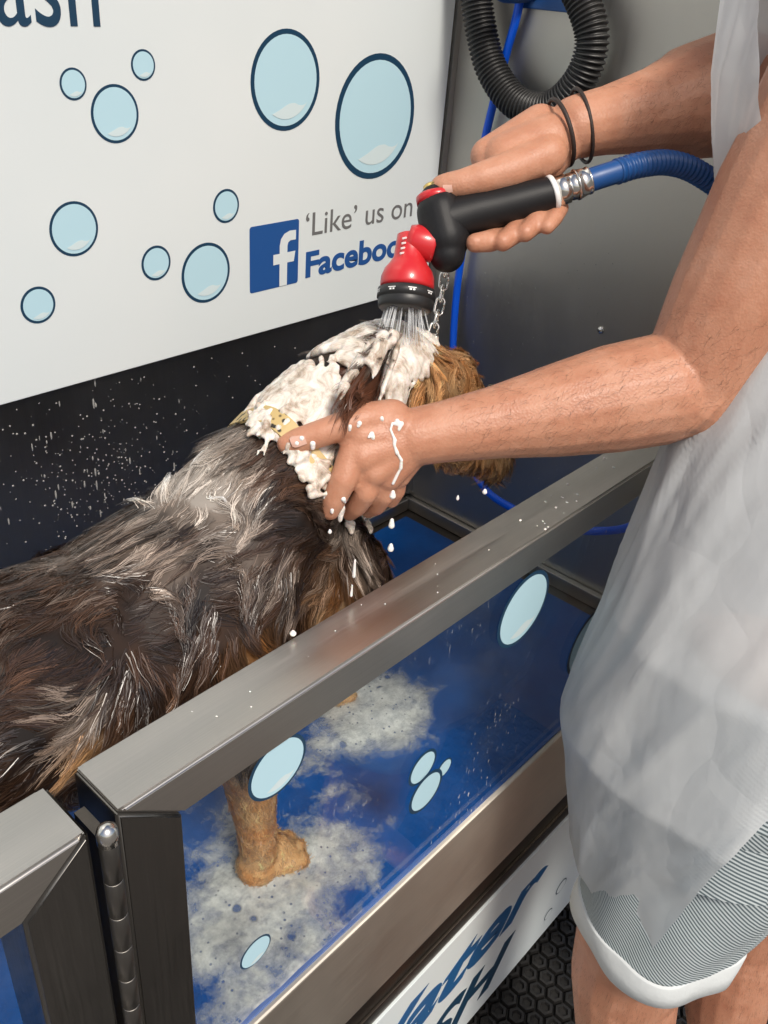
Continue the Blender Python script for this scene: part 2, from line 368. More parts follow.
# walls of the wash bay
o = box('back_wall', (-1.6, YB, .35), (XC + .05, YB + .04, 2.5), MT['backwall']); tag(o, 'wet steel wall behind the dog, dark reflection put into its colour, below the bubble sign', 'wall')
ew = box('end_wall', (XC, -.0, .35), (XC + .04, YB - .001, 2.5), MT['wall']); tag(ew, 'grey brushed steel end wall that the coiled hoses hang on', 'wall')
tr_ = box('corner_trim', (XC - .012, YB - .008, FZ + .03), (XC - .0005, YB - .0005, 2.5), MT['wall'], None)
tr_.parent = ew
for (px, py, r) in ((601, 330, .006), (477, 158, .0035), (455, 8, .006)):
    p = at_x(px, py, XC); b = lathe('bolt', [(0, r), (.002, r), (.004, r * .6), (.0045, .0005)], p, (-1, 0, 0), MT['chrome'], ew, 14)

# bubble sign
sg = empty('bubble_sign', (0, 0, 0), 'large white sign with pale blue bubbles and Facebook logo on the back wall', 'sign')
SY = YB - .006
box('sign_board', (-1.3, SY, 1.134), (1.187, YB - .0005, 2.3), MT['sign'], sg, .001)
for cx, cy, a, b in ((73, 84, 13.5, 16.5), (143, 65, 12, 16), (115, 114, 24, 29.5), (286, 81, 34.5, 51), (376, 118, 39.5, 62), (74, 229, 24.5, 27.5), (38, 305, 17.5, 18.5), (156, 263, 14.5, 17.5), (206, 273, 24, 30), (226, 206, 13, 17)):
    p = at_y(cx, cy, SY); r = math.sqrt(a * b * jac(cx, cy, SY)); bubble('bubble_print', p[0], p[2], r, SY, sg, .10 if a > 20 else .14)
for (x, z, r) in ((.30, 1.80, .05), (-.1, 1.55, .035), (-.35, 1.4, .06), (.9, 1.95, .05), (-.7, 1.8, .08)): bubble('bubble_print', x, z, r, SY, sg)
# logo
lx0, lx1, lz0, lz1 = (np.array([.874, .975]) * .909 * SY / YB).tolist() + [1.6 + (1.305 - 1.75) * .909, 1.6 + (1.406 - 1.75) * .909]
W_ = lx1 - lx0; Hh = lz1 - lz0
def rr(x0, x1, z0, z1, r):
    o_ = []
    for cx, cz, s0 in ((x1 - r, z1 - r, 0), (x0 + r, z1 - r, 90), (x0 + r, z0 + r, 180), (x1 - r, z0 + r, 270)):
        for k in range(7): t = math.radians(s0 + 15 * k); o_.append((cx + r * math.cos(t), cz + r * math.sin(t)))
    return o_
fsh = [(.60, 0), (.76, 0), (.76, .36), (.90, .36), (.93, .52), (.76, .52), (.76, .62), (.775, .67), (.82, .695), (.935, .695), (.935, .84), (.80, .845), (.69, .81), (.625, .74), (.60, .64), (.60, .52), (.47, .52), (.47, .36), (.60, .36)]
flat('logo_square', [(rr(lx0, lx1, lz0, lz1, .004), SY - .0004, 0)], [MT['blue_print']], sg)
flat('logo_letter', [([(lx0 + a * W_, lz0 + b * Hh + (.0005 if b == 0 else 0)) for a, b in fsh], SY - .0008, 0)], [MT['sign']], sg)
k9 = .909; kx = .909 * SY / YB
text('lettering', '\u2018Like\u2019 us on', (.990 * kx, 1.250 * kx, 1.6 - .374 * k9, 1.6 - .338 * k9), SY - .0003, MT['grey_print'], sg)
text('lettering', 'Facebook', (.992 * kx, 1.268 * kx, 1.6 - .4395 * k9, 1.6 - .399 * k9), SY - .0003, MT['blue_print'], sg, off=.003)
text('lettering', 'Wash', (.375, .650 * kx, 1.523, 1.604), SY - .0003, MT['navy'], sg)

# the bath
bt = empty('dog_bath', (0, 0, 0), 'raised stainless steel dog wash bath with dark front skirt', 'bath')
box('tray', (XL, YF + .002, FZ - .03), (XC - .0005, YB - .001, FZ - .004), MT['dark'], bt)
box('floor_trim', (XL, YB - .014, FZ - .003), (XC - .016, YB - .0012, FZ + .022), MT['rail'], bt, .002)
box('floor_trim', (XC - .0145, YF + .035, FZ - .003), (XC - .0012, YB - .0012, FZ + .022), MT['wall'], bt, .002)
box('skirt_rail', (-.8, YF - .003, .489), (XC + .03, YF + .03, FZ - .003), MT['skirt'], bt, .003)
box('skirt_recess', (-.8, YF - .0008, .4085), (XC + .03, YF + .03, .4885), MT['dark'], bt, .002)
box('skirt_lip', (-.8, YF - .005, .4475), (XC + .03, YF - .0015, .4505), MT['dark'], bt)
box('body_panel', (-.8, YF + .031, .05), (XC + .03, YB, FZ - .031), MT['dark'], bt)
bm_ = box('bath_mat', (XL + .01, YF + .004, FZ - .0035), (XC - .04, YB - .03, FZ), MT['mat'], None, .001); tag(bm_, 'wet blue rubber mat lining the bath floor under the dog', 'bath mat')

# lower sign
ls = empty('lower_sign', (0, 0, 0), 'white lower sign reading Water Wash below the bath front', 'sign')
LY = YF - .004
box('sign_board', (-.8, LY, .0455), (XC + .03, YF + .03, .4075), MT['sign'], ls, .001)
def cz(z): return 1.6 + (z - 1.75) * k9
def cx_(x): return x * k9
text('lettering', 'Water', (cx_(.43), cx_(1.065), cz(.27), cz(.385)), LY - .0003, MT['word_blue'], ls, shear=.4, off=.0035, size=.1)
text('lettering', 'WASH', (cx_(.40), cx_(.99), cz(.10), cz(.215)), LY - .0003, MT['navy'], ls, shear=.4, off=.0035, size=.1)
for px, py, a, b in ((561, 886, 6.5, 11.5), (548, 914, 5, 9)):
    p = at_y(px, py, LY); bubble('bubble_print', p[0], p[2], .018 if a > 6 else .0135, LY, ls, .16, False, 1., 1)
for x, z, r in ((.02, .25, .035), (-.1, .3, .02)): bubble('bubble_print', x, z, r, LY, ls)

# gates
def gate(name, label, x0, x1, post_l, post_r):
    gt = empty(name, (x0, YF, FZ), label, 'gate'); pw = .053; gp = .0006
    top = Org
    # mitred frame members
    def member(nm, outline, mt):
        n = len(outline); bm = bmesh.new(); a = [bm.verts.new((x, YF, z)) for x, z in outline]; f = bm.faces.new(a)
        ex = bmesh.ops.extrude_face_region(bm, geom=[f]); vs = [q for q in ex['geom'] if isinstance(q, bmesh.types.BMVert)]
        for q in vs: q.co.y = YR
        bmesh.ops.recalc_face_normals(bm, faces=bm.faces[:]); bmesh.ops.bevel(bm, geom=bm.edges[:], offset=.0028, segments=3, affect='EDGES')
        me = bpy.data.meshes.new(nm); bm.to_mesh(me); bm.free(); o_ = link(nm, me, mt, gt); return autosmooth(o_, 50)
    zt = RT_Z; zb = RB_Z; zl = FZ - .0025
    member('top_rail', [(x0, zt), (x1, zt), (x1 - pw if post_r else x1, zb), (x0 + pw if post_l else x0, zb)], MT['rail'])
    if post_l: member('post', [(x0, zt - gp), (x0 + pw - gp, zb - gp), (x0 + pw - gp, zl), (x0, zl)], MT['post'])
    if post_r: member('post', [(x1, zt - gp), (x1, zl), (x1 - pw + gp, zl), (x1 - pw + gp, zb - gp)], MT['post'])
    box('glass_pane', (x0 + (pw - .004 if post_l else 0), YF + .004, zl + .0005), (x1 - (pw - .004 if post_r else 0), YF + .009, zb + .003), MT['glass'], gt)
    return gt
GX0 = .198
g1 = gate('glass_gate', 'hinged glass gate with steel frame in front of the dog', GX0, XC - .004, True, True)
g2 = gate('side_gate', 'short steel framed glass panel left of the gate hinge', -.75, .177, True, True)
hz = empty('hinge', (0, 0, 0), 'round steel barrel hinge joining the gate to the left panel', 'hinge')
hx, hy = .1865, YF - .006
z = RT_Z + .002; prof = []
lathe('hinge_cap', [(0, .0078), (.008, .0078), (.0125, .0066), (.015, .004), (.016, .0008)], (hx, hy, z - .014), (0, 0, 1), MT['chrome'], hz, 20)
zz = z - .0145
while zz > FZ + .02:
    lathe('knuckle', [(0, .0066), (.0004, .0070), (.0380, .0070), (.0384, .0066)], (hx, hy, zz - .0387), (0, 0, 1), MT['post'], hz, 20); zz -= .039
box('hinge_leaf', (hx - .004, hy + .002, FZ + .02), (hx + .004, YF + .03, RT_Z - .012), MT['dark'], hz)
for cx, cy, a, b in ((277, 767, 24, 34), (523, 609, 21, 37), (255, 951, 12, 16), (589, 640, 18, 30)):
    p = at_y(cx, cy, YF + .004); r = math.sqrt(a * b * jac(cx, cy, YF + .004)) * .97; s = bubble('bubble_sticker', p[0], p[2], r, YF + .0035, g1, .10, True)
for k, (cx, cy, r) in enumerate(((422, 767, .0235), (443, 767, .0135), (424, 790, .029))):
    p = at_y(cx, cy, YF + .004); s = bubble('bubble_sticker', p[0], p[2], r, YF + .0035 - .0009 * k, g1, .15, False)

# ---------------------------------------------------------------- hoses and fittings
def corrugated(name, ctrl, r0, r1, pitch, m, label, cat, seg=24, sub=6, parent=None):
    pts = catmull(ctrl, 40); d = np.cumsum([0] + [np.linalg.norm(b - a) for a, b in zip(pts[:-1], pts[1:])]); Lg = d[-1]; n = int(Lg / pitch) * sub
    A = np.array(pts); s = np.linspace(0, Lg, n); Q = np.stack([np.interp(s, d, A[:, i]) for i in range(3)], 1)
    ph = np.arange(n) % sub; rad = np.where(ph < sub / 2, r1, r0); rad = np.where((ph == 0) | (ph == sub // 2), (r0 + r1) / 2, rad)
    o_ = tube(name, list(Q), list(rad), m, parent, seg)
    return tag(o_, label, cat) if label else o_
VX = 1.165
corrugated('vacuum_hose', [at_x(462, -60, VX), at_x(474, -20, VX), at_x(480, 25, VX), at_x(492, 70, VX), at_x(517, 103, VX), at_x(550, 108, VX), at_x(580, 80, VX), at_x(592, 40, VX), at_x(582, 0, VX), at_x(560, -40, VX)], .0195, .0232, .0062, MT['rubber'], 'black corrugated vacuum hose looped on the grey end wall', 'hose')
hk = empty('hose_hook', (0, 0, 0), 'navy hook at the top of the end wall holding the black hose loop', 'hook')
pA = np.array(at_x(535, -6, XC)); pB = np.array(at_x(562, 2, XC))
tube('hook_arm', catmull([pA, pA + [-.05, 0, -.004], pA + [-.085, 0, .0], pA + [-.095, 0, .03]], 8), .009, MT['navy_hose'], hk)
box('hook_plate', (XC - .006, pB[1] - .03, pB[2] - .012), (XC - .0006, pA[1] + .02, pA[2] + .05), MT['navy_hose'], hk, .002)
HX = 1.188
tube('air_hose', catmull([at_x(526, -60, HX), at_x(519, 5, HX), at_x(506, 55, HX), at_x(487, 130, HX), at_x(466, 230, HX), at_x(456, 300, HX), at_x(453, 370, 1.17), at_x(460, 440, 1.13), at_x(483, 486, 1.08), at_x(512, 508, 1.05), at_x(555, 526, 1.03), at_x(600, 531, 1.03), at_x(640, 522, 1.08), at_x(700, 480, 1.18)], 14), .0062, MT['blue_hose']); tag(bpy.data.objects['air_hose'], 'smooth bright blue hose running down the end wall behind the dog', 'hose')

# chain tether
ch = empty('tether_chain', (0, 0, 0), 'steel link chain hanging beside the red spray nozzle', 'chain')
cpts = catmull([at_d(446, 262, .95), at_d(443, 290, .95), at_d(436, 322, .95), at_d(428, 350, .95)], 12)
cpts = np.array(cpts); dd = np.cumsum([0] + list(np.linalg.norm(np.diff(cpts, axis=0), axis=1)))
nl = 7
for i in range(nl):
    a = np.array([np.interp(dd[-1] * (i - .18) / nl, dd, cpts[:, j]) for j in range(3)]); b = np.array([np.interp(dd[-1] * (i + 1.18) / nl, dd, cpts[:, j]) for j in range(3)])
    t = (b - a) / np.linalg.norm(b - a); rt = RT[:, 0] * (1 if i % 2 else .3) + RT[:, 2] * (.3 if i % 2 else 1); sdv = rt - t * np.dot(rt, t); sdv /= np.linalg.norm(sdv)
    c = (a + b) / 2; hl = np.linalg.norm(b - a) / 2; wd = .0048; loop = []
    for k in range(21):
        th = 2 * math.pi * k / 20; ca, sa = math.cos(th), math.sin(th); loop.append(c + sdv * wd * ca + t * ((hl - wd) * (1 if sa > 0 else -1) * min(1, abs(sa) * 3) + wd * sa))
    tube('chain_link', loop, .0014, MT['chrome'], ch, 8)

# spray nozzle
ND = .86
nz = empty('spray_nozzle', (0, 0, 0), 'red and black spray nozzle gripped in the right hand', 'spray nozzle')
def nd(px, py, d=0): return np.array(at_d(px, py, ND + d))
ga, gb, gc = nd(553, 193), nd(500, 207), nd(446, 222)
tube('grip', catmull([ga, (ga + gb) / 2, gb, (gb + gc) / 2 + [0, 0, .001], gc, nd(436, 224)], 6), [.0155, .016, .0165, .017, .0172, .0175, .0178, .018, .0182, .0184, .0185, .0185, .0186, .0187, .0188, .019, .0192, .0195, .0198, .020, .0205, .021, .0215, .022, .0225, .023, .023, .0225, .021, .016, .008][:31], MT['grip'], nz, 28)
og = Org(); og.chain([(*nd(440, 213), .023), (*nd(446, 238), .0235), (*nd(447, 254), .018)]); og.cap(nd(438, 206), nd(436, 200), .018, .016)
og.build('valve_body', .002, 6, MT['grip'], nz)
ax = nd(434, 185) - nd(438, 215); lathe('button_ring', [(-.006, .0185), (.001, .0188), (.003, .0165)], nd(435, 197), ax, MT['red'], nz, 24)
lathe('button', [(0, .0095), (.010, .0095), (.012, .007), (.0125, .001)], nd(434, 196), ax, MT['brass'], nz, 20)
# red head
lathe('head_joint', [(-.002, .0150), (.0, .0165), (.02, .0155), (.026, .0135)], nd(434, 246, -.002), nd(412, 240) - nd(434, 246), MT['red'], nz, 28)
dn = nd(405, 312) - nd(411, 235); dn /= np.linalg.norm(dn)
lathe('spray_head', [(-.004, .004), (-.002, .010), (.0, .0135), (.012, .0145), (.022, .0155), (.028, .019), (.034, .0235), (.041, .026), (.048, .0265), (.052, .026)], nd(411, 236), dn, MT['red'], nz, 36)
for k in range(4):
    q = nd(404.5 - k * .8, 238 + 5 * k, -.0155); box('grip_mark', q - np.array([.0028, .0006, .0007]), q + np.array([.0028, .0006, .0007]), MT['white'], nz)
d0 = nd(411, 236) + dn * .0522
prof = [(0, .0255), (.001, .0282), (.010, .0288), (.0105, .027), (.0115, .0275), (.019, .0265), (.021, .024), (.0212, .002)]
lathe('dial', prof, d0, dn, MT['rubber'], nz, 40)
u_ = np.cross(dn, RT[:, 2]); u_ /= np.linalg.norm(u_); w_2 = np.cross(dn, u_)
for k in range(9):   # small white symbols round the dial
    a = math.radians(40 * k); rd = u_ * math.cos(a) + w_2 * math.sin(a); tn = np.cross(dn, rd); c0 = d0 + dn * .0055 + rd * .0287
    V = []; Fc = []
    for (s0, h0, s1, h1) in ((-.004, -.0012, .004, -.0004), (-.0028, .0002, -.0008, .0018), (.0004, .0002, .0026, .0018)):
        b = len(V); V += [c0 + tn * s0 + dn * h0, c0 + tn * s1 + dn * h0, c0 + tn * s1 + dn * h1, c0 + tn * s0 + dn * h1]; Fc.append((b, b + 1, b + 2, b + 3))
    V = [v_ + rd * .0002 for v_ in V]; mesh('dial_symbol', V, Fc, MT['white'], nz)
cax = nd(590, 180) - nd(553, 193)
lathe('collar_ring', [(-.001, .0165), (0, .0172), (.003, .0172), (.004, .0165)], nd(551, 193.5), cax, MT['white'], nz, 24)
lathe('connector', [(0, .0125), (.001, .0145), (.012, .0145), (.013, .0125), (.014, .0135), (.026, .0135), (.027, .0115), (.036, .011)], nd(556, 192), cax, MT['chrome'], nz, 6)
lathe('connector', [(.020, .0143), (.0205, .0150), (.0215, .0150), (.022, .0143), (.032, .0125), (.0325, .0134), (.034, .0134), (.0345, .0125)], nd(556, 192), cax, MT['chrome'], nz, 24)
sh_ = empty('spray_hose', (0, 0, 0), 'dark blue ribbed hose joined to the back of the spray nozzle', 'hose')
tube('sleeve', catmull([nd(588, 181), nd(600, 177), nd(622, 170, .003)], 6), .0112, MT['navy_hose'], sh_, 20)
corrugated('ribbed_hose', [nd(616, 172, .002), nd(640, 165, .01), nd(670, 163, .03), nd(700, 174, .05), nd(740, 205, .08), nd(790, 260, .12), nd(850, 330, .17)], .0105, .0125, .0062, MT['navy_hose'], None, None, 20, 6, sh_)
# water jets
V = []; Fc = []
for k in range(46):
    a = rng.uniform(0, 2 * math.pi); r = .02 * math.sqrt(rng.uniform()); s0 = d0 + dn * .020 + (u_ * math.cos(a) + w_2 * math.sin(a)) * r
    e = s0 + dn * rng.uniform(.015, .036) + (u_ * math.cos(a) + w_2 * math.sin(a)) * r * .45 + RT[:, 2] * .005
    v_, f_ = tube_data([s0, (s0 + e) / 2, e], [.0009, .0007, .0005], 6); b = len(V); V += v_; Fc += [tuple(i + b for i in q) for q in f_]
tag(mesh('water_jets', V, Fc, MT['spray'], None, True), 'fine water jets falling from the nozzle onto the dog head', 'water', kind='stuff')

# ---------------------------------------------------------------- the dog
DY = .56
def dp(px, py, y=DY, r=None): p = at_y(px, py, y); return (*p, r) if r else p
dog = empty('dog', (0, 0, 0), 'wet brown and tan dog standing in the bath covered in lather', 'dog')
og = Org()
og.chain([(-.30, .56, .98, .085), (-.17, .56, .98, .105), (-.02, .56, 1.0, .105), (*dp(0, 700), .102), (*dp(105, 660), .106), (*dp(210, 592), .112), (*dp(285, 578), .102), (*dp(316, 585), .085)])
og.chain([(*dp(220, 570), .103), (*dp(264, 500), .078), (*dp(300, 448), .058), (*dp(345, 400), .052), (*dp(385, 378), .053)])
og.chain([(*dp(385, 378), .053), (*dp(418, 385), .05), (*dp(447, 392), .041), (*dp(472, 438, .575), .034), (*dp(495, 458, .605), .027)])
og.cap(dp(452, 448, .555), dp(492, 462, .575), .028, .022)
og.cap(dp(440, 378), dp(455, 372), .034, .026)
# ears
og.cap(dp(385, 345, .51), dp(358, 400, .495), .012, .022, n=(0, 1, 0), fl=.35); og.cap(dp(395, 345, .62), dp(380, 390, .635), .012, .02, n=(0, 1, 0), fl=.35)
# front legs
def paw(x, y, z, sx=1):
    og.cap((x - .012, y, z + .024), (x + .018, y, z + .02), .024, .021)
    for j, dy in enumerate((-.021, -.0075, .0075, .021)): og.cap((x + .012, y + dy * .9, z + .018), (x + (.044 if j in (1, 2) else .035), y + dy * 1.15, z + .011), .011, .0105)
og.chain([(.42, .51, 1.03, .062), (.415, .50, .93, .045), (.418, .50, .86, .028), (.425, .498, .78, .0215), (.430, .499, .725, .021)]); paw(.440, .50, FZ)
fx, fy, _ = at_z(318, 706, FZ); og.chain([(.56, .62, 1.0, .06), (.59, .63, .90, .042), (fx - .02, fy + .01, .80, .027), (fx - .008, fy, .74, .022), (fx, fy, .712, .021)]); paw(fx + .006, fy, FZ)
for yy in (.50, .62):
    og.chain([(-.22, yy, 1.0, .085), (-.17, yy, .88, .062), (-.28, yy, .79, .032), (-.25, yy, .71, .024)]); paw(-.235, yy, FZ)
og.chain([(-.35, .56, 1.02, .03), (-.43, .56, .93, .024), (-.47, .56, .82, .014)])
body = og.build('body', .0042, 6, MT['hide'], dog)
# colouring
def fb(p, s, o=3): return noise.fractal(Vector(p) * s, 1.0, 2.0, o)
BR = np.array([.013, .0072, .005]); BR2 = np.array([.062, .031, .017]); GY = np.array([.42, .345, .285]); TN = np.array([.44, .19, .062]); TN2 = np.array([.54, .33, .16]); WH = np.array([.72, .68, .62])
def smooth(a, b, x): t = min(1, max(0, (x - a) / (b - a))); return t * t * (3 - 2 * t)
HD = Vector(dp(430, 385)); MZ = Vector(dp(492, 446))
def gs(x, z, cx, cz_, sx, sz): return math.exp(-((x - cx) / sx) ** 2 - ((z - cz_) / sz) ** 2)
def proj(p):
    q = RT.T @ (np.array(p) - O); return 384 + F * q[0] / q[2], 512 + F * q[1] / q[2]
# lathered / tan areas as ellipses on the coat, placed on the flank
LATH = [(230, 520, 70, 75, .9), (310, 470, 60, 60, .5), (130, 570, 80, 30, .55), (60, 600, 60, 40, .45), (330, 590, 35, 60, .35), (60, 725, 45, 25, .95), (150, 700, 30, 18, .15), (170, 545, 40, 35, .6), (20, 690, 30, 30, .4), (368, 560, 22, 50, .55)]
LP = [(at_y(a, b, .47), sx * .00095, sz * .00095, wt) for a, b, sx, sz, wt in LATH]
DK = [(at_y(a, b, .47), sx * .00095, sz * .00095, wt) for a, b, sx, sz, wt in [(190, 650, 75, 45, .9), (25, 560, 60, 30, .6), (245, 610, 30, 40, .35), (230, 545, 14, 20, .5), (20, 740, 40, 50, .5), (120, 530, 30, 18, .3)]]
def coat(p, jit=0):
    x, y, z = p
    t = 0
    d = (Vector(p) - HD).length
    if z < .93 and x > .3: t = smooth(.95, .88, z)
    if z > 1.0 and x > .45: t = max(t, smooth(-.11, -.085, x - HD.x))
    for q, s, wt in ((at_y(250, 655, .46), .018, .9), (at_y(320, 605, .48), .03, .8), (at_y(90, 745, .46), .012, .9)):
        t = max(t, wt * math.exp(-((x - q[0]) ** 2 + (z - q[2]) ** 2) / s ** 2))
    ear = 0
    if z > 1.05 and y < .55:
        qx, qy = proj(p); ear = smooth(1.2, .9, ((qx - 356) / 27) ** 2 + ((qy - 388) / 36) ** 2)
    n_ = fb((x, y, z), 16, 3); n2_ = fb((x + 3, y, z), 40, 2); n3_ = fb((x, y + 5, z), 6, 2)
    lw = sum(wt * gs(x, z, q[0], q[2], a, b) for q, a, b, wt in LP) - sum(wt * gs(x, z, q[0], q[2], a, b) for q, a, b, wt in DK)
    lw = max(0, min(1, lw * (1 + .6 * n_) - .16 + .55 * n_ + .38 * n2_ + jit))
    b = BR + (BR2 - BR) * max(0, min(1, .5 + n2_))
    c = b + (GY - b) * lw
    if lw > .8: c = c + (WH - c) * (lw - .8) * 2
    tn = (TN if z > .93 else TN * 1.45) + (TN2 - TN) * max(0, min(1, .4 + n2_ + (smooth(.76, .69, z) * .6) + (.5 if x > MZ.x - .01 and z > 1 else 0)))
    c = c * (1 - t) + tn * t * (1 + .5 * jit)
    return c * (1 - ear) + np.array([.12, .045, .022]) * ear
def set_coat(me, cols):
    a = me.color_attributes.new('coat', 'FLOAT_COLOR', 'POINT'); a.data.foreach_set('color', np.concatenate([cols, np.ones((len(cols), 1))], 1).astype(np.float32).ravel())
me = body.data
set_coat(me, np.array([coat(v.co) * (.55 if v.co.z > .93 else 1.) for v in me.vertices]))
# sampling points
me.calc_loop_triangles()
nv = len(me.vertices); co_ = np.empty(nv * 3); me.vertices.foreach_get('co', co_); co_ = co_.reshape(-1, 3); no_ = np.empty(nv * 3); me.vertices.foreach_get('normal', no_); no_ = no_.reshape(-1, 3)
tri = np.array([t.vertices[:] for t in me.loop_triangles]); A_, B_, C_ = co_[tri[:, 0]], co_[tri[:, 1]], co_[tri[:, 2]]
ar = np.linalg.norm(np.cross(B_ - A_, C_ - A_), axis=1); cen = (A_ + B_ + C_) / 3
vis = np.where((cen[:, 2] < .93) & (cen[:, 0] > .3), 2.5, 1.) * np.where(cen[:, 0] < -.08, .12, 1.0) * np.where(((cen @ np.array([0, 1, 0])) > .6) & (no_[tri[:, 0]][:, 1] > .5), .3, 1.)
ar = ar * vis; cdf = np.cumsum(ar) / ar.sum()
def sample(n):
    i = np.searchsorted(cdf, rng.uniform(size=n)); r1 = np.sqrt(rng.uniform(size=n)); r2 = rng.uniform(size=n)
    p = A_[i] * (1 - r1)[:, None] + B_[i] * (r1 * (1 - r2))[:, None] + C_[i] * (r1 * r2)[:, None]; nn = no_[tri[i, 0]]; return p, nn
def flow(p, n_):
    x, y, z = p
    if (Vector(p) - MZ).length < .10 or x > HD.x - .01 and z > 1.02: base = np.array([-.8, 0, -.2]) if z > 1.10 else np.array([-.3, 0, -.9])
    elif z < .93 and x > .3: base = np.array([-.15, 0, -1.])
    elif x > .5: base = np.array([-.25, 0, -1.])
    else: base = np.array([-.55, 0, -.75])
    s = 9; k = .9 if z > .93 else .35
    if x > HD.x - .01: k = .4
    w3 = np.array([noise.noise(Vector((x * s, y * s, z * s))), 0, noise.noise(Vector((x * s + 7, y * s, z * s + 3)))]) * 2.2 * k
    w4 = np.array([noise.noise(Vector((x * 24, y * 24, z * 24))), 0, noise.noise(Vector((x * 24 + 7, y * 24, z * 24 + 3)))]) * 1.9 * k
    d = base + w3 + w4; d = d - n_ * np.dot(d, n_); l = np.linalg.norm(d); return d / (l + 1e-9)
def grow(nc, per, smin, smax, clump, width, lift, seg=5):
    gp, gn = sample(nc); VV = []; CC = []
    for p, n_ in zip(gp, gn):
        head = (p[0] > HD.x - .02 and p[2] > 1.02); leg = (p[2] < .93 and p[0] > .3)
        if n_[2] < -.85 and p[2] < .72: continue
        ln = rng.uniform(smin, smax) * (.5 if head else (.42 if leg and p[2] > .74 else (.14 if leg else 1)))
        path = [p]; q = p.copy(); d = flow(p, n_); lf = lift * rng.uniform(.2, 1.6)
        if rng.uniform() < .02: lf *= 4
        for k in range(seg):
            d = d * .5 + flow(q, n_) * .5; q = q + d * ln / seg + n_ * ln / seg * lf * (1 - k / seg * .7); path.append(q.copy())
        path = np.array(path); side = np.cross(d, n_); side /= np.linalg.norm(side) + 1e-9; t0 = np.cross(n_, side)
        lwj = rng.normal() * .16; m_ = per; cbr = rng.lognormal(0, .18 if (head or leg) else .32)
        offs = rng.normal(size=(m_, 2)) * clump; tt = np.linspace(0, 1, seg + 1); con = 1 - .90 * tt ** .9
        lens = rng.uniform(.7, 1.05, m_)
        P0 = path[0] + (path - path[0])[None] * lens[:, None, None]
        P0 = P0 + (offs[:, 0, None, None] * side + offs[:, 1, None, None] * t0) * con[None, :, None]
        P0 = P0 + side * (rng.uniform(.001, .0045) * np.sin(tt * rng.uniform(3.5, 7) + rng.uniform(0, 6)) * tt)[None, :, None]
        P0 = P0 + n_ * (rng.uniform(-.0015, .0012, (m_, 1, 1)) - (offs ** 2).sum(1)[:, None, None] * 4) + side * (rng.normal(size=(m_, 1, 1)) * .0006 * np.sin(tt * 5)[None, :, None])
        wd = width * (1 - tt * .85) * .5 * rng.uniform(.7, 1.3, (m_, 1))
        sv = (side[None] + n_ * rng.normal(size=(m_, 1)) * .3); sv /= np.linalg.norm(sv, axis=1)[:, None]
        Lf = P0 - sv[:, None] * wd[:, :, None]; Rf = P0 + sv[:, None] * wd[:, :, None]
        VV.append(np.stack([Lf, Rf], 2).reshape(-1, 3))
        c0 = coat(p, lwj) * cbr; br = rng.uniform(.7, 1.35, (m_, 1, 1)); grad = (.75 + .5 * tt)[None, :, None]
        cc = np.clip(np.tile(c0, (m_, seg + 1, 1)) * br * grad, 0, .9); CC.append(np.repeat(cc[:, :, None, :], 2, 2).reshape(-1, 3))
    V_ = np.concatenate(VV); C__ = np.concatenate(CC); ns = len(V_) // (2 * (seg + 1)); b = (np.arange(ns) * 2 * (seg + 1))[:, None] + (np.arange(seg) * 2)[None]
    b = b.ravel(); Q = np.stack([b, b + 1, b + 3, b + 2], 1); return V_, Q, C__
def quads_mesh(name, V_, Q, cols, m, parent):
    me = bpy.data.meshes.new(name); me.vertices.add(len(V_)); me.vertices.foreach_set('co', V_.astype(np.float32).ravel())
    me.loops.add(Q.size); me.loops.foreach_set('vertex_index', Q.astype(np.int32).ravel()); me.polygons.add(len(Q))
    me.polygons.foreach_set('loop_start', np.arange(0, Q.size, 4, dtype=np.int32)); me.polygons.foreach_set('loop_total', np.full(len(Q), 4, dtype=np.int32))
    me.polygons.foreach_set('use_smooth', np.ones(len(Q), dtype=bool)); me.update(calc_edges=True)
    if cols is not None: set_coat(me, cols)
    return link(name, me, m, parent)
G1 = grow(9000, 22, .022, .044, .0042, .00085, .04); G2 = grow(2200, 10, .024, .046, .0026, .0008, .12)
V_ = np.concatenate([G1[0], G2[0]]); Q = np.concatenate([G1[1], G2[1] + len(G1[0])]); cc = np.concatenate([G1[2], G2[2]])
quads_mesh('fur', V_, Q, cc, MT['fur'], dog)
lathe('nose', [(0, .004), (.004, .011), (.01, .012), (.014, .006), (.015, .001)], dp(503, 452, .632), (.6, .6, -.3), MT['nose'], dog, 16)
for sy in (-1, 1):
    bm = bmesh.new(); bmesh.ops.create_icosphere(bm, subdivisions=2, radius=.009)
    for v in bm.verts: v.co += Vector(dp(462, 388, DY)) + Vector((.012, sy * .033, .004))
    e_ = bpy.data.meshes.new('eye'); bm.to_mesh(e_); bm.free(); link('eye', e_, MT['eye'], dog)

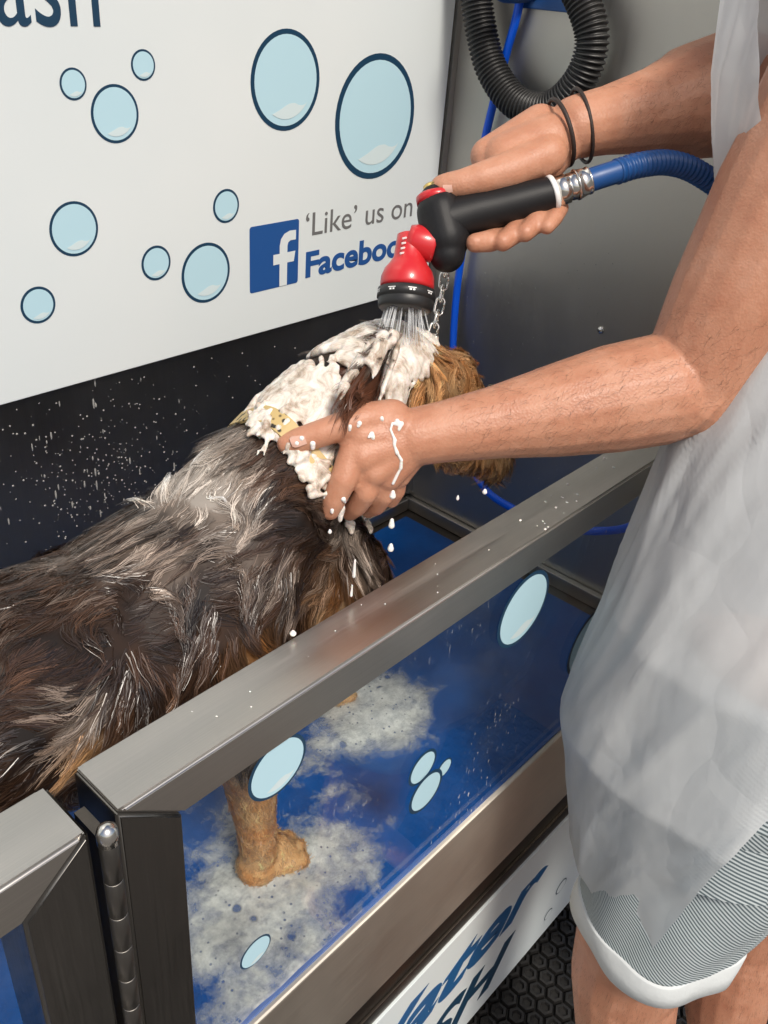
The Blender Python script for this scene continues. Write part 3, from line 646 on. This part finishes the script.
# collar around the neck
nc = np.array(dp(289, 463)); naxis = np.array(dp(345, 402)) - np.array(dp(262, 490)); naxis /= np.linalg.norm(naxis)
cl = empty('dog_collar', (0, 0, 0), 'yellow patterned collar soaked in foam around the dog neck', 'collar')
u1 = np.cross(naxis, [0, 1, 0]); u1 /= np.linalg.norm(u1); u2 = np.cross(naxis, u1); V = []; Fc = []; n = 64
for k in range(n):
    a = 2 * math.pi * k / n; rd = u1 * math.cos(a) + u2 * math.sin(a); wob = .003 * math.sin(3 * a + 1); R_ = .067 + .003 * math.sin(2 * a) + .0022 * math.sin(5 * a + 1)
    for h, r in ((-.010, R_), (-.0095, R_ + .003), (.0095, R_ + .003), (.010, R_)): V.append(nc + naxis * (h + wob) + rd * r)
for k in range(n):
    for j in range(4): a = k * 4 + j; b = k * 4 + (j + 1) % 4; c = ((k + 1) % n) * 4; Fc.append((a, b, c + (j + 1) % 4, c + j))
mesh('strap', V, Fc, MT['collar'], cl)

# lather on the dog: foam blobs and runs
lt = Org()
sp_, sn_ = sample(70000)
HT = Vector(dp(395, 350))
cnt = 0
for p, n_ in zip(sp_, sn_):
    px, py = proj(p); x, y, z = p
    if z < 1.05: continue
    edge = 436 - .35 * (py - 335) + 9 * fb((x, y, z), 40, 2)          # the face in front of this line is clean fur
    back_ = 252 + 10 * fb((x + 2, y, z), 30, 2)
    if px > edge or px < back_ - .0 * py: continue
    if (px - 247) * (515 - 395) - (py - 395) * (338 - 247) < 300 * fb((x, y, z), 30, 2): continue
    up = n_[2]; nn_ = fb((x, y, z * .7), 27, 2)
    ex, ey = 358, 392
    if ((px - ex) / 27) ** 2 + ((py - ey) / 33) ** 2 < 1 + .25 * nn_ and n_[1] < .35: continue
    top = smooth(.25, .7, up); dens = .05 + .70 * top + 1.0 * nn_ - .25 * smooth(1.2, 1.12, z)
    if dens < .42: continue
    d = flow(p, n_) * .6 + np.array([-.25, 0, -.8]) * .8; d -= n_ * np.dot(d, n_); d /= np.linalg.norm(d) + 1e-9
    if top > .5 and nn_ > -.25:
        r = rng.uniform(.0034, .0060); q = p + n_ * r * .8; lt.cap(q, q + d * rng.uniform(.004, .012), r, r * .7, seg=8)
    else:
        if rng.uniform() < .55: continue
        r = rng.uniform(.0011, .0026); l_ = rng.uniform(.008, .022); q = p + n_ * (r * .5 + .003); q1 = q + d * l_ * .5 + n_ * .0015; q2 = q + d * l_ - n_ * .001
        lt.chain([(*q, r), (*q1, r * .85), (*q2, r * .5)], seg=8)
    cnt += 1
print('lather blobs', cnt)
for k in range(36):  # runs hanging down the side of the head and neck
    px, py = random.choice([(400, 350), (396, 362), (330, 380), (345, 365), (372, 352), (310, 400), (300, 430), (270, 425), (285, 400), (265, 440), (320, 350), (415, 345), (408, 365)])
    px += random.gauss(0, 7); py += random.gauss(0, 7)
    q = np.array(at_d(px, py, .835)); r0 = random.uniform(.0018, .0036); pts = [q]
    for j in range(6):
        ppx, ppy = px + random.gauss(0, 2.2) * j ** .7, py + (j + 1) * random.uniform(4, 7); pts.append(np.array(at_d(ppx, ppy, .828)))
    # follow the surface: push to the nearest body point
    pp = []
    for q in pts:
        i = np.argmin(((co_ - q) ** 2).sum(1)); pp.append(co_[i] + no_[i] * .006)
    for a, b, i in zip(pp[:-1], pp[1:], range(9)): lt.cap(a, b, r0 * (1 - i * .08), r0 * (1 - (i + 1) * .08), seg=8)
for k in range(120):  # dabs over neck and collar
    f_ = random.random(); px, py = 255 + 75 * f_ + random.gauss(0, 10), 405 + 95 * f_ + random.gauss(0, 8); q = np.array(at_d(px, py, .82)); i = np.argmin(((co_ - q) ** 2).sum(1)); r = random.uniform(.0012, .0045)
    c0 = co_[i] + no_[i] * random.uniform(.007, .013); lt.cap(c0, c0 + np.array([random.gauss(0, .006), 0, -random.uniform(.002, .014)]), r, r * .6, seg=8)
lo = lt.build('lather', .0015, 7, MT['lather']); tag(lo, 'creamy white lather over the dog head and neck', 'lather', kind='stuff')

# ---------------------------------------------------------------- the person
per = empty('person', (0, 0, 0), 'person in a clear plastic apron and striped shorts leaning over the bath holding the nozzle', 'person')
b = Org()
PL, PR_ = (.795, .12), (.945, .115)
for xl, xr, y, zz_, r in ((.79, .95, .115, .93, .105), (.81, .95, .13, 1.05, .095), (.88, 1.02, .16, 1.18, .095), (.93, 1.06, .185, 1.31, .098), (.95, 1.10, .195, 1.42, .09)): b.cap((xl, y, zz_), (xr, y, zz_), r, r)
for x0, x1, x2, x3, x4 in ((.79, .82, .88, .93, .95), (.87, .90, .95, .995, 1.02), (.95, .97, 1.02, 1.06, 1.10)):
    b.chain([(x0, .115, .93, .105), (x1, .13, 1.05, .095), (x2, .16, 1.18, .095), (x3, .185, 1.31, .098), (x4, .195, 1.42, .092)])
SL = at_d(835, 85, .745); SR = (1.18, .16, 1.52)
b.chain([(*SL, .055), (1.02, .20, 1.51, .06), (*SR, .058)]); b.chain([(1.01, .21, 1.50, .07), (.99, .27, 1.60, .055)])
# head, looking down at the dog
hc = np.array([.975, .32, 1.70]); hf = np.array([-.45, .62, -.64]); hf /= np.linalg.norm(hf); hu = np.array([-.1, .6, .75]); hu = hu - hf * np.dot(hu, hf); hu /= np.linalg.norm(hu); hr = np.cross(hf, hu)
def hp(f_, u__, r_): return tuple(hc + hf * f_ + hu * u__ + hr * r_)
b.cap(hp(-.035, .03, 0), hp(.02, .035, 0), .082, .078, n=hr, fl=.88); b.cap(hp(.02, 0, 0), hp(.045, -.06, 0), .066, .036, n=hr, fl=.9)
b.cap(hp(.088, .01, 0), hp(.108, -.022, 0), .008, .012); b.cap(hp(.075, -.052, -.015), hp(.075, -.052, .015), .011, .011); b.cap(hp(.06, -.085, 0), hp(.062, -.085, 0), .018, .018)
for s in (-1, 1): b.cap(hp(-.01, .015, s * .075), hp(-.018, -.02, s * .075), .018, .012, n=hr, fl=.45); b.cap(hp(.078, .03, s * .02), hp(.07, .035, s * .05), .010, .008)
# legs
for sx, (hx_, hy_), kn, cf, an in ((0, PL, (.762, .154, .50), (.770, .115, .31), (.78, .07, .10)), (1, PR_, (.972, .075, .475), (.975, .05, .30), (.975, .00, .10))):
    b.chain([(hx_, hy_, .90, .10), ((hx_ + kn[0]) / 2, (hy_ + kn[1]) / 2 + .012, .70, .090), (kn[0], kn[1], .585, .078), (*kn, .070), (*cf, .062), (*an, .038), (an[0], an[1] + .005, .06, .036)])
    b.chain([(an[0], an[1] - .03, .045, .034), (an[0], an[1] + .08, .04, .032), (an[0], an[1] + .16, .030, .024)], n=(0, 0, 1), fl=.85)
# left arm
E = at_d(690, 388, .862); Wl = at_d(414, 437, .825)
b.chain([(*SL, .058), (*(np.array(SL) * .68 + np.array(E) * .32), .060), (*(np.array(SL) * .33 + np.array(E) * .67), .0585), (*E, .052)])
b.cap(at_d(694, 398, .86), at_d(706, 408, .865), .048, .034)
Ev = np.array(E); Wv = np.array(Wl)
def la(t, r, dx=(0, 0, 0)): return (*(Ev + (Wv - Ev) * t + np.array(dx)), r)
b.chain([la(0, .046), la(.12, .054, (0, 0, .004)), la(.3, .052, (0, 0, .003)), la(.5, .0445, (0, 0, .001)), la(.72, .0345), la(.9, .029), la(1, .0275)], n=(0, 0, 1), fl=1.)
# left hand
HDp = .815
def lh(px, py, r, d=HDp): return (*at_d(px, py, d), r)
wz = lh(414, 437, .0265, .825)
for tgt in (lh(362, 436, .0170, .808), lh(362, 456, .0165, .808), lh(374, 470, .0160, .816), lh(388, 475, .0150, .826), (*at_d(398, 474, .838), .0135)): b.chain([(wz[0], wz[1], wz[2], .0235), tgt])
b.cap(lh(395, 425, 0)[:3], lh(366, 430, 0)[:3], .019, .019)
b.chain([lh(356, 446, .0145, .808), lh(344, 479, .0128, .806), lh(334, 500, .0112, .815), lh(330, 510, .0098, .822)])
b.chain([lh(368, 466, .0135, .816), lh(366, 492, .0115, .822), lh(357, 506, .0100, .838), lh(350, 512, .0088, .85)])
b.chain([lh(384, 474, .0130, .826), lh(384, 494, .0108, .838), lh(376, 506, .0095, .855), lh(368, 510, .0082, .868)])
b.chain([lh(396, 474, .0115, .838), lh(396, 490, .0095, .852), lh(391, 500, .0082, .866)])
b.chain([lh(392, 418, .0180, .818), lh(366, 419, .0155, .806), lh(348, 424, .0135, .80), lh(322, 433, .0128, .80), lh(298, 441, .0120, .802), lh(288, 444, .0103, .803)])
# right arm
ER = at_d(752, 89, .965); WR = at_d(577, 127, .89)
b.chain([(*SR, .056), (*((np.array(SR) + np.array(ER)) / 2), .052), (*ER, .048)])
Er = np.array(ER); Wr = np.array(WR)
def ra(t, r, u=0): return (*(Er + (Wr - Er) * t + np.array([0, 0, u])), r)
b.chain([ra(0, .050), ra(.15, .064), ra(.35, .058), ra(.6, .042), ra(.85, .033), ra(1, .0305)])
# right hand
def rh(px, py, r, d=0): return (*at_d(px, py, ND + d), r)
wr = rh(572, 130, .027, .028)
for tg in (rh(490, 168, .0155, .020), rh(508, 166, .0165, .024), rh(528, 168, .016, .028), rh(545, 172, .0145, .03)): b.chain([wr[:3] + (.025,), (*((np.array(wr[:3]) + np.array(tg[:3])) / 2 + [0, 0, .002]), .0205), tg])
b.cap(rh(548, 142, 0, .02)[:3], rh(505, 158, 0, .014)[:3], .027, .023)
b.cap(rh(540, 126, 0, .028)[:3], rh(488, 156, 0, .022)[:3], .021, .018)
# thumb along the top of the grip
b.chain([rh(548, 155, .019, .004), rh(510, 171, .0185, -.004), rh(482, 179, .0160, -.008), rh(462, 184, .0138, -.008), rh(447, 187, .0132, -.004), rh(442, 187, .0115, -.002)])
# fingers: round the back of the grip, tips forward beneath it
for kx, ky, kd, mx_, my_, bx, by, tx, ty, ex_, ey_, r in (
        (488, 172, .022, 484, 210, 503, 236, 490, 241, 475, 243, .0108), (508, 168, .026, 505, 206, 524, 222, 514, 233, 503, 242, .0108),
        (528, 170, .028, 526, 200, 546, 211, 536, 222, 525, 233, .0104), (545, 173, .03, 545, 195, 560, 208, 554, 218, 547, 227, .0086)):
    b.chain([rh(kx, ky, r * 1.3, kd), rh(mx_, my_, r * 1.08, .032), rh(bx, by, r * 1.02, .016), rh(tx, ty, r * 1.0, -.002), rh(ex_, ey_, r * .86, -.010)])
pb = b.build('body', .0020, 5, MT['skin'], per)
# nails
def nail(p, n_, t, wd, ln):
    n_ = np.array(n_, float); n_ /= np.linalg.norm(n_); t = np.array(t, float); t -= n_ * np.dot(t, n_); t /= np.linalg.norm(t); s = np.cross(n_, t); V = []; Fc = []
    for i in range(6):
        for j in range(7):
            u = -1 + 2 * j / 6; v_ = i / 5; ww = wd * (1 if v_ < .7 else math.sqrt(max(0, 1 - ((v_ - .7) / .42) ** 2))); V.append(np.array(p) + s * u * ww + t * (v_ - .5) * ln - n_ * (u * u) * wd * .45 + n_ * .0004)
    for i in range(5):
        for j in range(6): a = i * 7 + j; Fc.append((a, a + 1, a + 8, a + 7))
    mesh('fingernail', V, Fc, MT['nail'], per, True)
me = pb.data; nvb = len(me.vertices); cb = np.empty(nvb * 3); me.vertices.foreach_get('co', cb); cb = cb.reshape(-1, 3); nb_ = np.empty(nvb * 3); me.vertices.foreach_get('normal', nb_); nb_ = nb_.reshape(-1, 3)
def near_front(px, py, dmin=.6, dmax=1.1):   # body surface seen at this image place
    q = (cb - O) @ RT; X_ = 384 + F * q[:, 0] / q[:, 2]; Y_ = 512 + F * q[:, 1] / q[:, 2]; ok = ((X_ - px) ** 2 + (Y_ - py) ** 2 < 9) & (q[:, 2] > dmin) & (q[:, 2] < dmax)
    ii = np.where(ok)[0]; return None if len(ii) == 0 else ii[np.argmin(q[ii, 2])]
for px, py, tx, ty, wd, ln in ((296, 441, -14, 5, .0068, .0135), (445, 187, -10, 1, .0052, .009)):
    i = near_front(px, py)
    if i is not None:
        t = np.array(at_d(px + tx, py + ty, .82)) - np.array(at_d(px, py, .82)); n_ = nb_[i] * .6 - RT[:, 2] * .2 + RT[:, 1] * -.25; nail(cb[i] + n_ / np.linalg.norm(n_) * .0006, n_, t, wd, ln)
# arm hair
mk = ((cb[:, 0] < .80) & (cb[:, 0] > .60) & (cb[:, 2] > 1.15) & (cb[:, 2] < 1.36)) | ((cb[:, 2] > 1.40) & (cb[:, 1] > .40) & (cb[:, 0] > .87))
mk |= (cb[:, 2] < .56) & (cb[:, 2] > .25)
ii = np.where(mk)[0]; ii = rng.choice(ii, 10000); VV = []
for i in ii:
    p = cb[i]; n_ = nb_[i]; leg = p[2] < .6
    ad_ = np.array([0, 0, -1.]) if leg else ((Wv - Ev) * .6 + np.array([0, 0, -.12]) if p[2] < 1.4 else (Wr - Er) * .6 + np.array([0, 0, -.1]))
    ad_ = ad_ + rng.normal(size=3) * .09; ad_ -= n_ * np.dot(ad_, n_); ad_ /= np.linalg.norm(ad_) + 1e-9; ln = rng.uniform(.004, .011); s = np.cross(ad_, n_) * .00009
    for k in range(3):
        t = k / 2; q = p + ad_ * ln * t + n_ * (.0002 + .0026 * t - .0012 * t * t) * 1.; wv_ = 1 - .8 * t; VV += [q - s * wv_, q + s * wv_]
VV = np.array(VV); ns = len(ii); bb = (np.arange(ns) * 6)[:, None] + np.array([0, 2])[None]; bb = bb.ravel(); quads_mesh('body_hair', VV, np.stack([bb, bb + 1, bb + 3, bb + 2], 1), None, MT['hair'], per)
# head hair
hh = Org(); hh.cap(hp(-.045, .04, 0), hp(.01, .065, 0), .086, .070, n=hr, fl=.9); hh.cap(hp(-.06, .0, 0), hp(-.05, -.03, 0), .062, .045); hh.build('hair', .004, 3, MT['hair'], per)
for s in (-1, 1):
    bm = bmesh.new(); bmesh.ops.create_icosphere(bm, subdivisions=2, radius=.011)
    for v in bm.verts: v.co += Vector(hp(.070, .015, s * .033))
    e_ = bpy.data.meshes.new('eye'); bm.to_mesh(e_); bm.free(); link('eye', e_, [mat('eye_white', (.7, .68, .65), .1)], per)

# loft helper for clothing
def loft(name, rings, m, parent, closed=True, uv=True, smooth_=True, uvfun=None):
    V = []; Fc = []; U = []; n = len(rings[0])
    for i, r in enumerate(rings):
        for j, p in enumerate(r): V.append(p); U.append(uvfun(i, j, p) if uvfun else (j / n, i / len(rings)))
    for i in range(len(rings) - 1):
        for j in range(n if closed else n - 1): a = i * n + j; c = i * n + (j + 1) % n; Fc.append((a, c, c + n, a + n))
    return mesh(name, V, Fc, m, parent, smooth_, U)
def leg_ring(cx, cy, z, rx, ry, n=72, amp=.004, ph=0, tx=0, ty=0):
    out = []
    for k in range(n):
        a = 2 * math.pi * k / n; w_ = 1 + amp / rx * (math.sin(5 * a + ph + z * 18) * .6 + noise.noise(Vector((math.cos(a) * 2, math.sin(a) * 2 + ph, z * 9))) * 1.6)
        out.append((cx + rx * w_ * math.sin(a), cy + ry * w_ * math.cos(a), z + tx * math.sin(a) + ty * math.cos(a)))
    return out
sh = bpy.data.objects.new('shorts', None); C.objects.link(sh); sh.parent = per; bpy.data.objects.remove(sh)
def stripes_uv(cx, cy): return lambda i, j, p: (p[2] * .85 - .8 * math.atan2(p[0] - cx, p[1] - cy) * .10, p[2])
for k, ((hx_, hy_), kx_, ky, zc) in enumerate(((PL, .765, .147, .636), (PR_, .975, .075, .68))):
    rings = []
    for i in range(15):
        t = i / 14; z = zc + (.93 - zc) * t; cxx = kx_ + (hx_ - kx_) * t; cyy = ky + (hy_ - ky) * t; r = .094 + .024 * t; rings.append(leg_ring(cxx, cyy, z, r, r * (1.04 + .1 * t), amp=.005, ph=k, ty=.004))
    s_ = loft('shorts_leg', rings, MT['stripe'], per, uvfun=stripes_uv(kx_, ky))
    cr = []
    for z_, r in ((.001, .0935), (.0, .0962), (-.001, .0968), (-.020, .0985), (-.0395, .0975), (-.040, .0965), (-.0395, .0925), (.0, .0905)):
        cr.append(leg_ring(kx_, ky, zc + .012 + z_, r, r * 1.05, amp=.007, ph=k, ty=.004))
    c_ = loft('cuff', cr, MT['cuff'], s_)
rings = []
for i in range(9):
    t = i / 8; z = .82 + .24 * t; rings.append(leg_ring(.87, .118, z, .205 - .02 * t, .132 - .0 * t, amp=.003))
loft('shorts_seat', rings, MT['stripe'], per, uvfun=stripes_uv(.87, .118))
# shirt
rings = []
for i in range(16):
    t = i / 15; z = 1.0 + .47 * t; cxx = .88 + .12 * t; cyy = .125 + .075 * min(1, t * 1.2); rings.append(leg_ring(cxx, cyy, z, .172 - .015 * t, .113, amp=.003))
rings.append(leg_ring(1.01, .215, 1.53, .15, .09)); rings.append(leg_ring(1.0, .24, 1.575, .08, .07))
loft('shirt', rings, MT['shirt'], per)
for a_, b_ in ((np.array(SL), np.array(SL) * .86 + np.array(E) * .14), (np.array(SR), np.array(SR) * .6 + np.array(ER) * .4)):
    c_ = np.array([1.01, .21, 1.51]); V, Fc = tube_data(catmull([c_ + (a_ - c_) * .3, c_ + (a_ - c_) * .75, a_ if a_[0] < 1 else b_], 6), [.06, .062, .064, .066, .067, .068, .069, .069, .07, .07, .07, .07, .07], 28, False); mesh('sleeve', V, Fc, MT['shirt'], per, True)

# apron
def apron():
    #  z, cx, cy, rx, ry, left wrap, right wrap
    ZB = .69
    K = [(ZB, .862, .13, .175, .150, 70, 70), (.70, .862, .135, .180, .162, 95, 80), (.80, .864, .135, .198, .178, 122, 95), (.90, .866, .130, .216, .196, 140, 105), (1.05, .885, .135, .212, .186, 146, 110), (1.2, .935, .165, .195, .165, 146, 110), (1.33, .985, .185, .175, .15, 110, 100), (1.43, 1.0, .215, .172, .145, 85, 80), (1.54, .995, .232, .186, .15, 75, 75), (1.63, .99, .235, .188, .15, 62, 60)]
    K = np.array(K); n, mrow = 150, 170; rows = []
    def surf(z, thd, k_):
        th = math.radians(thd); s, c = math.sin(th), math.cos(th); ee = .85 - .35 * smooth(1.33, 1.5, z); e = math.copysign(abs(s) ** ee, s); f_ = math.copysign(abs(c) ** ee, c); return k_[0] + k_[2] * e, k_[1] + k_[3] * f_, z
    for i in range(mrow):
        z = ZB + (1.63 - ZB) * i / (mrow - 1); k_ = [np.interp(z, K[:, 0], K[:, q]) for q in range(1, 7)]; row = []
        if z < 1.15:      # free side edge runs slantwise up the left thigh
            best = min(np.arange(40, 175, .25), key=lambda d: abs((lambda q: (q[1] - 956) + (q[0] - 632) * 1.007)(proj(surf(z, -d, k_)))))
            k_[4] = best + 0.
        for j in range(n):
            u = j / (n - 1); th = math.radians(-k_[4] + (k_[4] + k_[5]) * u); s, c = math.sin(th), math.cos(th)
            low = 1 - smooth(ZB, ZB + .2, z); zz = z - .045 * math.exp(-(u / .16) ** 1.0) * low + .02 * low * u
            ee = .85 - .35 * smooth(1.33, 1.5, z); e = math.copysign(abs(s) ** ee, s); f_ = math.copysign(abs(c) ** ee, c); arc = th * .19
            fold = .009 * noise.noise(Vector((arc * 8, z * 1.8, 1.3))) + .0045 * math.sin(arc * 95 + 3 * noise.noise(Vector((z * 3, arc * 4, 2))) + z * 9) * max(0, noise.noise(Vector((arc * 5, z * 3, 77))) + .35) + .002 * noise.noise(Vector((arc * 17 + z * 5, z * 2, 4)))
            for sc_, am, sd in ((6, .006, 11), (11, .004, 21), (19, .0022, 31)):
                ridge = 1 - abs(noise.noise(Vector((arc * sc_ * 1.3 + z * sc_ * .35, z * sc_ * .22, sd)))) * 3.2; fold += am * max(0, ridge) ** 1.5
            fold += .012 * math.exp(-((z - .93) / .08) ** 2) * math.exp(-((math.degrees(th) + 40) / 30) ** 2)
            fold *= .35 + .65 * smooth(ZB, ZB + .12, z)
            row.append((k_[0] + (k_[2] + fold) * e, k_[1] + (k_[3] + fold) * f_, zz))
        rows.append(row)
    o_ = loft('apron', rows, MT['apron'], per, closed=False); return o_
apron()
st = catmull([(.87, .30, 1.54), (.91, .27, 1.60), (.95, .21, 1.615), (1.01, .19, 1.61), (1.06, .22, 1.60), (1.10, .30, 1.54)], 8); tube('apron_strap', st, .004, MT['apron'], per, 8)
# wristbands
def wristband(px0, py0, px1, py1, d, hw, r, nm, m_, tail=False):
    a = np.array(at_d(px0, py0, d)); c = np.array(at_d(px1, py1, d)); mid = (a + c) / 2; half = (a - c) / 2; dep = RT[:, 2] * hw
    tube(nm, [mid + half * math.cos(t) - dep * math.sin(t) for t in np.linspace(0, 2 * math.pi, 40)], r, m_, per, 8)
wristband(549, 103, 572, 163, .885, .0335, .0022, 'wristband', MT['band']); wristband(572, 92, 590, 160, .895, .034, .0019, 'wristband', MT['band'])

# ---------------------------------------------------------------- suds, droplets, drips
def suds():
    x0, x1, y0, y1 = .06, 1.0, YF + .006, .86; nx, ny = 190, 96; V = []; cov = []
    BL = []
    for px, py, sx, sy, wt in ((265, 900, .15, .07, 1.0), (235, 840, .09, .055, .55), (330, 860, .07, .06, .9), (340, 800, .05, .06, .5), (370, 715, .09, .075, 1.25), (330, 745, .07, .03, .8), (290, 960, .12, .05, .8), (420, 770, .04, .03, .25), (180, 800, .06, .2, .35), (390, 540, .06, .1, .22)):
        p = at_z(px, py, FZ); BL.append((p[0], p[1], sx, sy, wt))
    for j in range(ny):
        for i in range(nx):
            x = x0 + (x1 - x0) * i / (nx - 1); y = y0 + (y1 - y0) * j / (ny - 1)
            wx = x + .03 * noise.noise(Vector((x * 12, y * 12, 0))); wy = y + .03 * noise.noise(Vector((x * 12, y * 12, 5)))
            c = max(wt * math.exp(-(((wx - a) / sx) ** 2 + ((wy - b_) / sy) ** 2) ** 1.4 * .8) for a, b_, sx, sy, wt in BL)
            cov.append(min(c, 1.05) * .82); V.append((x, y, FZ + .002 + .007 * min(c, 1) * (.6 + noise.noise(Vector((x * 25, y * 25, 2))))))
    Fc = [(j * nx + i, j * nx + i + 1, (j + 1) * nx + i + 1, (j + 1) * nx + i) for j in range(ny - 1) for i in range(nx - 1) if max(cov[j * nx + i], cov[(j + 1) * nx + i + 1]) > .05]
    o_ = mesh('soap_suds', V, Fc, MT['suds'], None, True); a = o_.data.attributes.new('cover', 'FLOAT', 'POINT'); a.data.foreach_set('value', np.array(cov, dtype=np.float32))
    tag(o_, 'pale bubbly soap suds spread over the blue bath mat', 'suds', kind='stuff')
suds()
def drops(name, pts, m_, label, cat):
    V = []; Fc = []
    for p, r, nrm, st_ in pts:
        n_ = np.array(nrm, float); u = np.cross(n_, [0, 0, 1.]);
        if np.linalg.norm(u) < .1: u = np.array([1., 0, 0])
        u /= np.linalg.norm(u); v_ = np.cross(n_, u); b_ = len(V)
        for h, rr_ in ((0, 1), (.35, .85), (.6, .45)):
            for k in range(7): a = 2 * math.pi * k / 7; V.append(np.array(p) + u * rr_ * r * math.cos(a) + v_ * rr_ * r * st_ * math.sin(a) + n_ * h * r)
        for q in range(2):
            for k in range(7): Fc.append((b_ + q * 7 + k, b_ + q * 7 + (k + 1) % 7, b_ + (q + 1) * 7 + (k + 1) % 7, b_ + (q + 1) * 7 + k))
        Fc.append(tuple(b_ + 14 + k for k in range(7)))
    return tag(mesh(name, V, Fc, m_, None, True), label, cat, kind='stuff')
pts = []
for k in range(900):
    px = rng.normal(110, 95); py = rng.uniform(330, 600)
    if px < -60 or px > 400 or py < 402 - .275 * px + 12: continue
    if rng.uniform() < .35: px = rng.normal(110, 40); py = rng.normal(480, 30)
    p = at_y(px, py, YB - .0002); pts.append((p, .0011 * rng.uniform(.45, 1) ** 2 * 1.4, (0, -1, 0), 1 if rng.uniform() < .9 else rng.uniform(2, 7)))
for k in range(220):
    px = rng.uniform(410, 620); py = rng.uniform(240, 600); p = at_x(px, py, XC - .0002)
    if p[2] > FZ + .05 and p[1] < YB: pts.append((p, .0009 * rng.uniform(.4, 1), (-1, 0, 0), 1))
drops('wall_droplets', pts, MT['droplet'], 'small soapy droplets splashed over the dark steel wall', 'droplets')
pts = []
for k in range(26): px, py = rng.normal(560, 26), 0; py = 1068 - 1.0 * px + rng.normal(0, 16) ; p = at_z(px, py, RT_Z + .0003); pts.append((p, rng.uniform(.0006, .002), (0, 0, 1), rng.uniform(.8, 1.6)))
pts = [q for q in pts if YF + .004 < q[0][1] < YR - .004 and q[0][0] < 1.15]
for k in range(14): pts.append(((rng.uniform(.2, .8), rng.uniform(YF + .006, YR - .006), RT_Z + .0003), rng.uniform(.0004, .0009), (0, 0, 1), 1))
drops('rail_droplets', pts, MT['foam'], 'few soapy drops lying on top of the steel gate rail', 'droplets')
dr = Org()
i = near_front(398, 428)
run = [(395, 424), (393, 430), (397, 438), (396, 446), (400, 453), (403, 461), (402, 470), (398, 478), (394, 486)]
pp = []
for px, py in run:
    i = near_front(px, py)
    if i is not None: pp.append(cb[i] + nb_[i] * .0003)
for a, c in zip(pp[:-1], pp[1:]): dr.cap(a, c, *rng.uniform(.0011, .0022, 2), seg=8)
for px, py in ((374, 433), (375, 438), (362, 424), (352, 428), (384, 420), (300, 436), (296, 446), (346, 500), (333, 512), (398, 418), (404, 424), (312, 446)):
    i = near_front(px, py)
    if i is not None: dr.cap(cb[i], cb[i] + np.array([rng.normal() * .002, 0, -rng.uniform(.001, .006)]), rng.uniform(.0016, .003), rng.uniform(.0012, .0026), seg=8)
for px, py, r, l in ((393, 492, .0034, .004), (392, 520, .0032, .006), (391, 545, .0032, .004), (293, 632, .0034, .001), (485, 490, .0026, .002), (355, 560, .002, .018), (352, 585, .0016, .012), (330, 530, .0022, .002), (458, 496, .0018, .003)):
    q = np.array(at_d(px, py, .80 if px != 293 else .76)); dr.cap(q, q + np.array([0, 0, -l]), r * .6, r, seg=8)
dro = dr.build('foam_drips', .0009, 3, MT['foam']); tag(dro, 'white foam drips running off the left hand and falling', 'drips', kind='stuff')
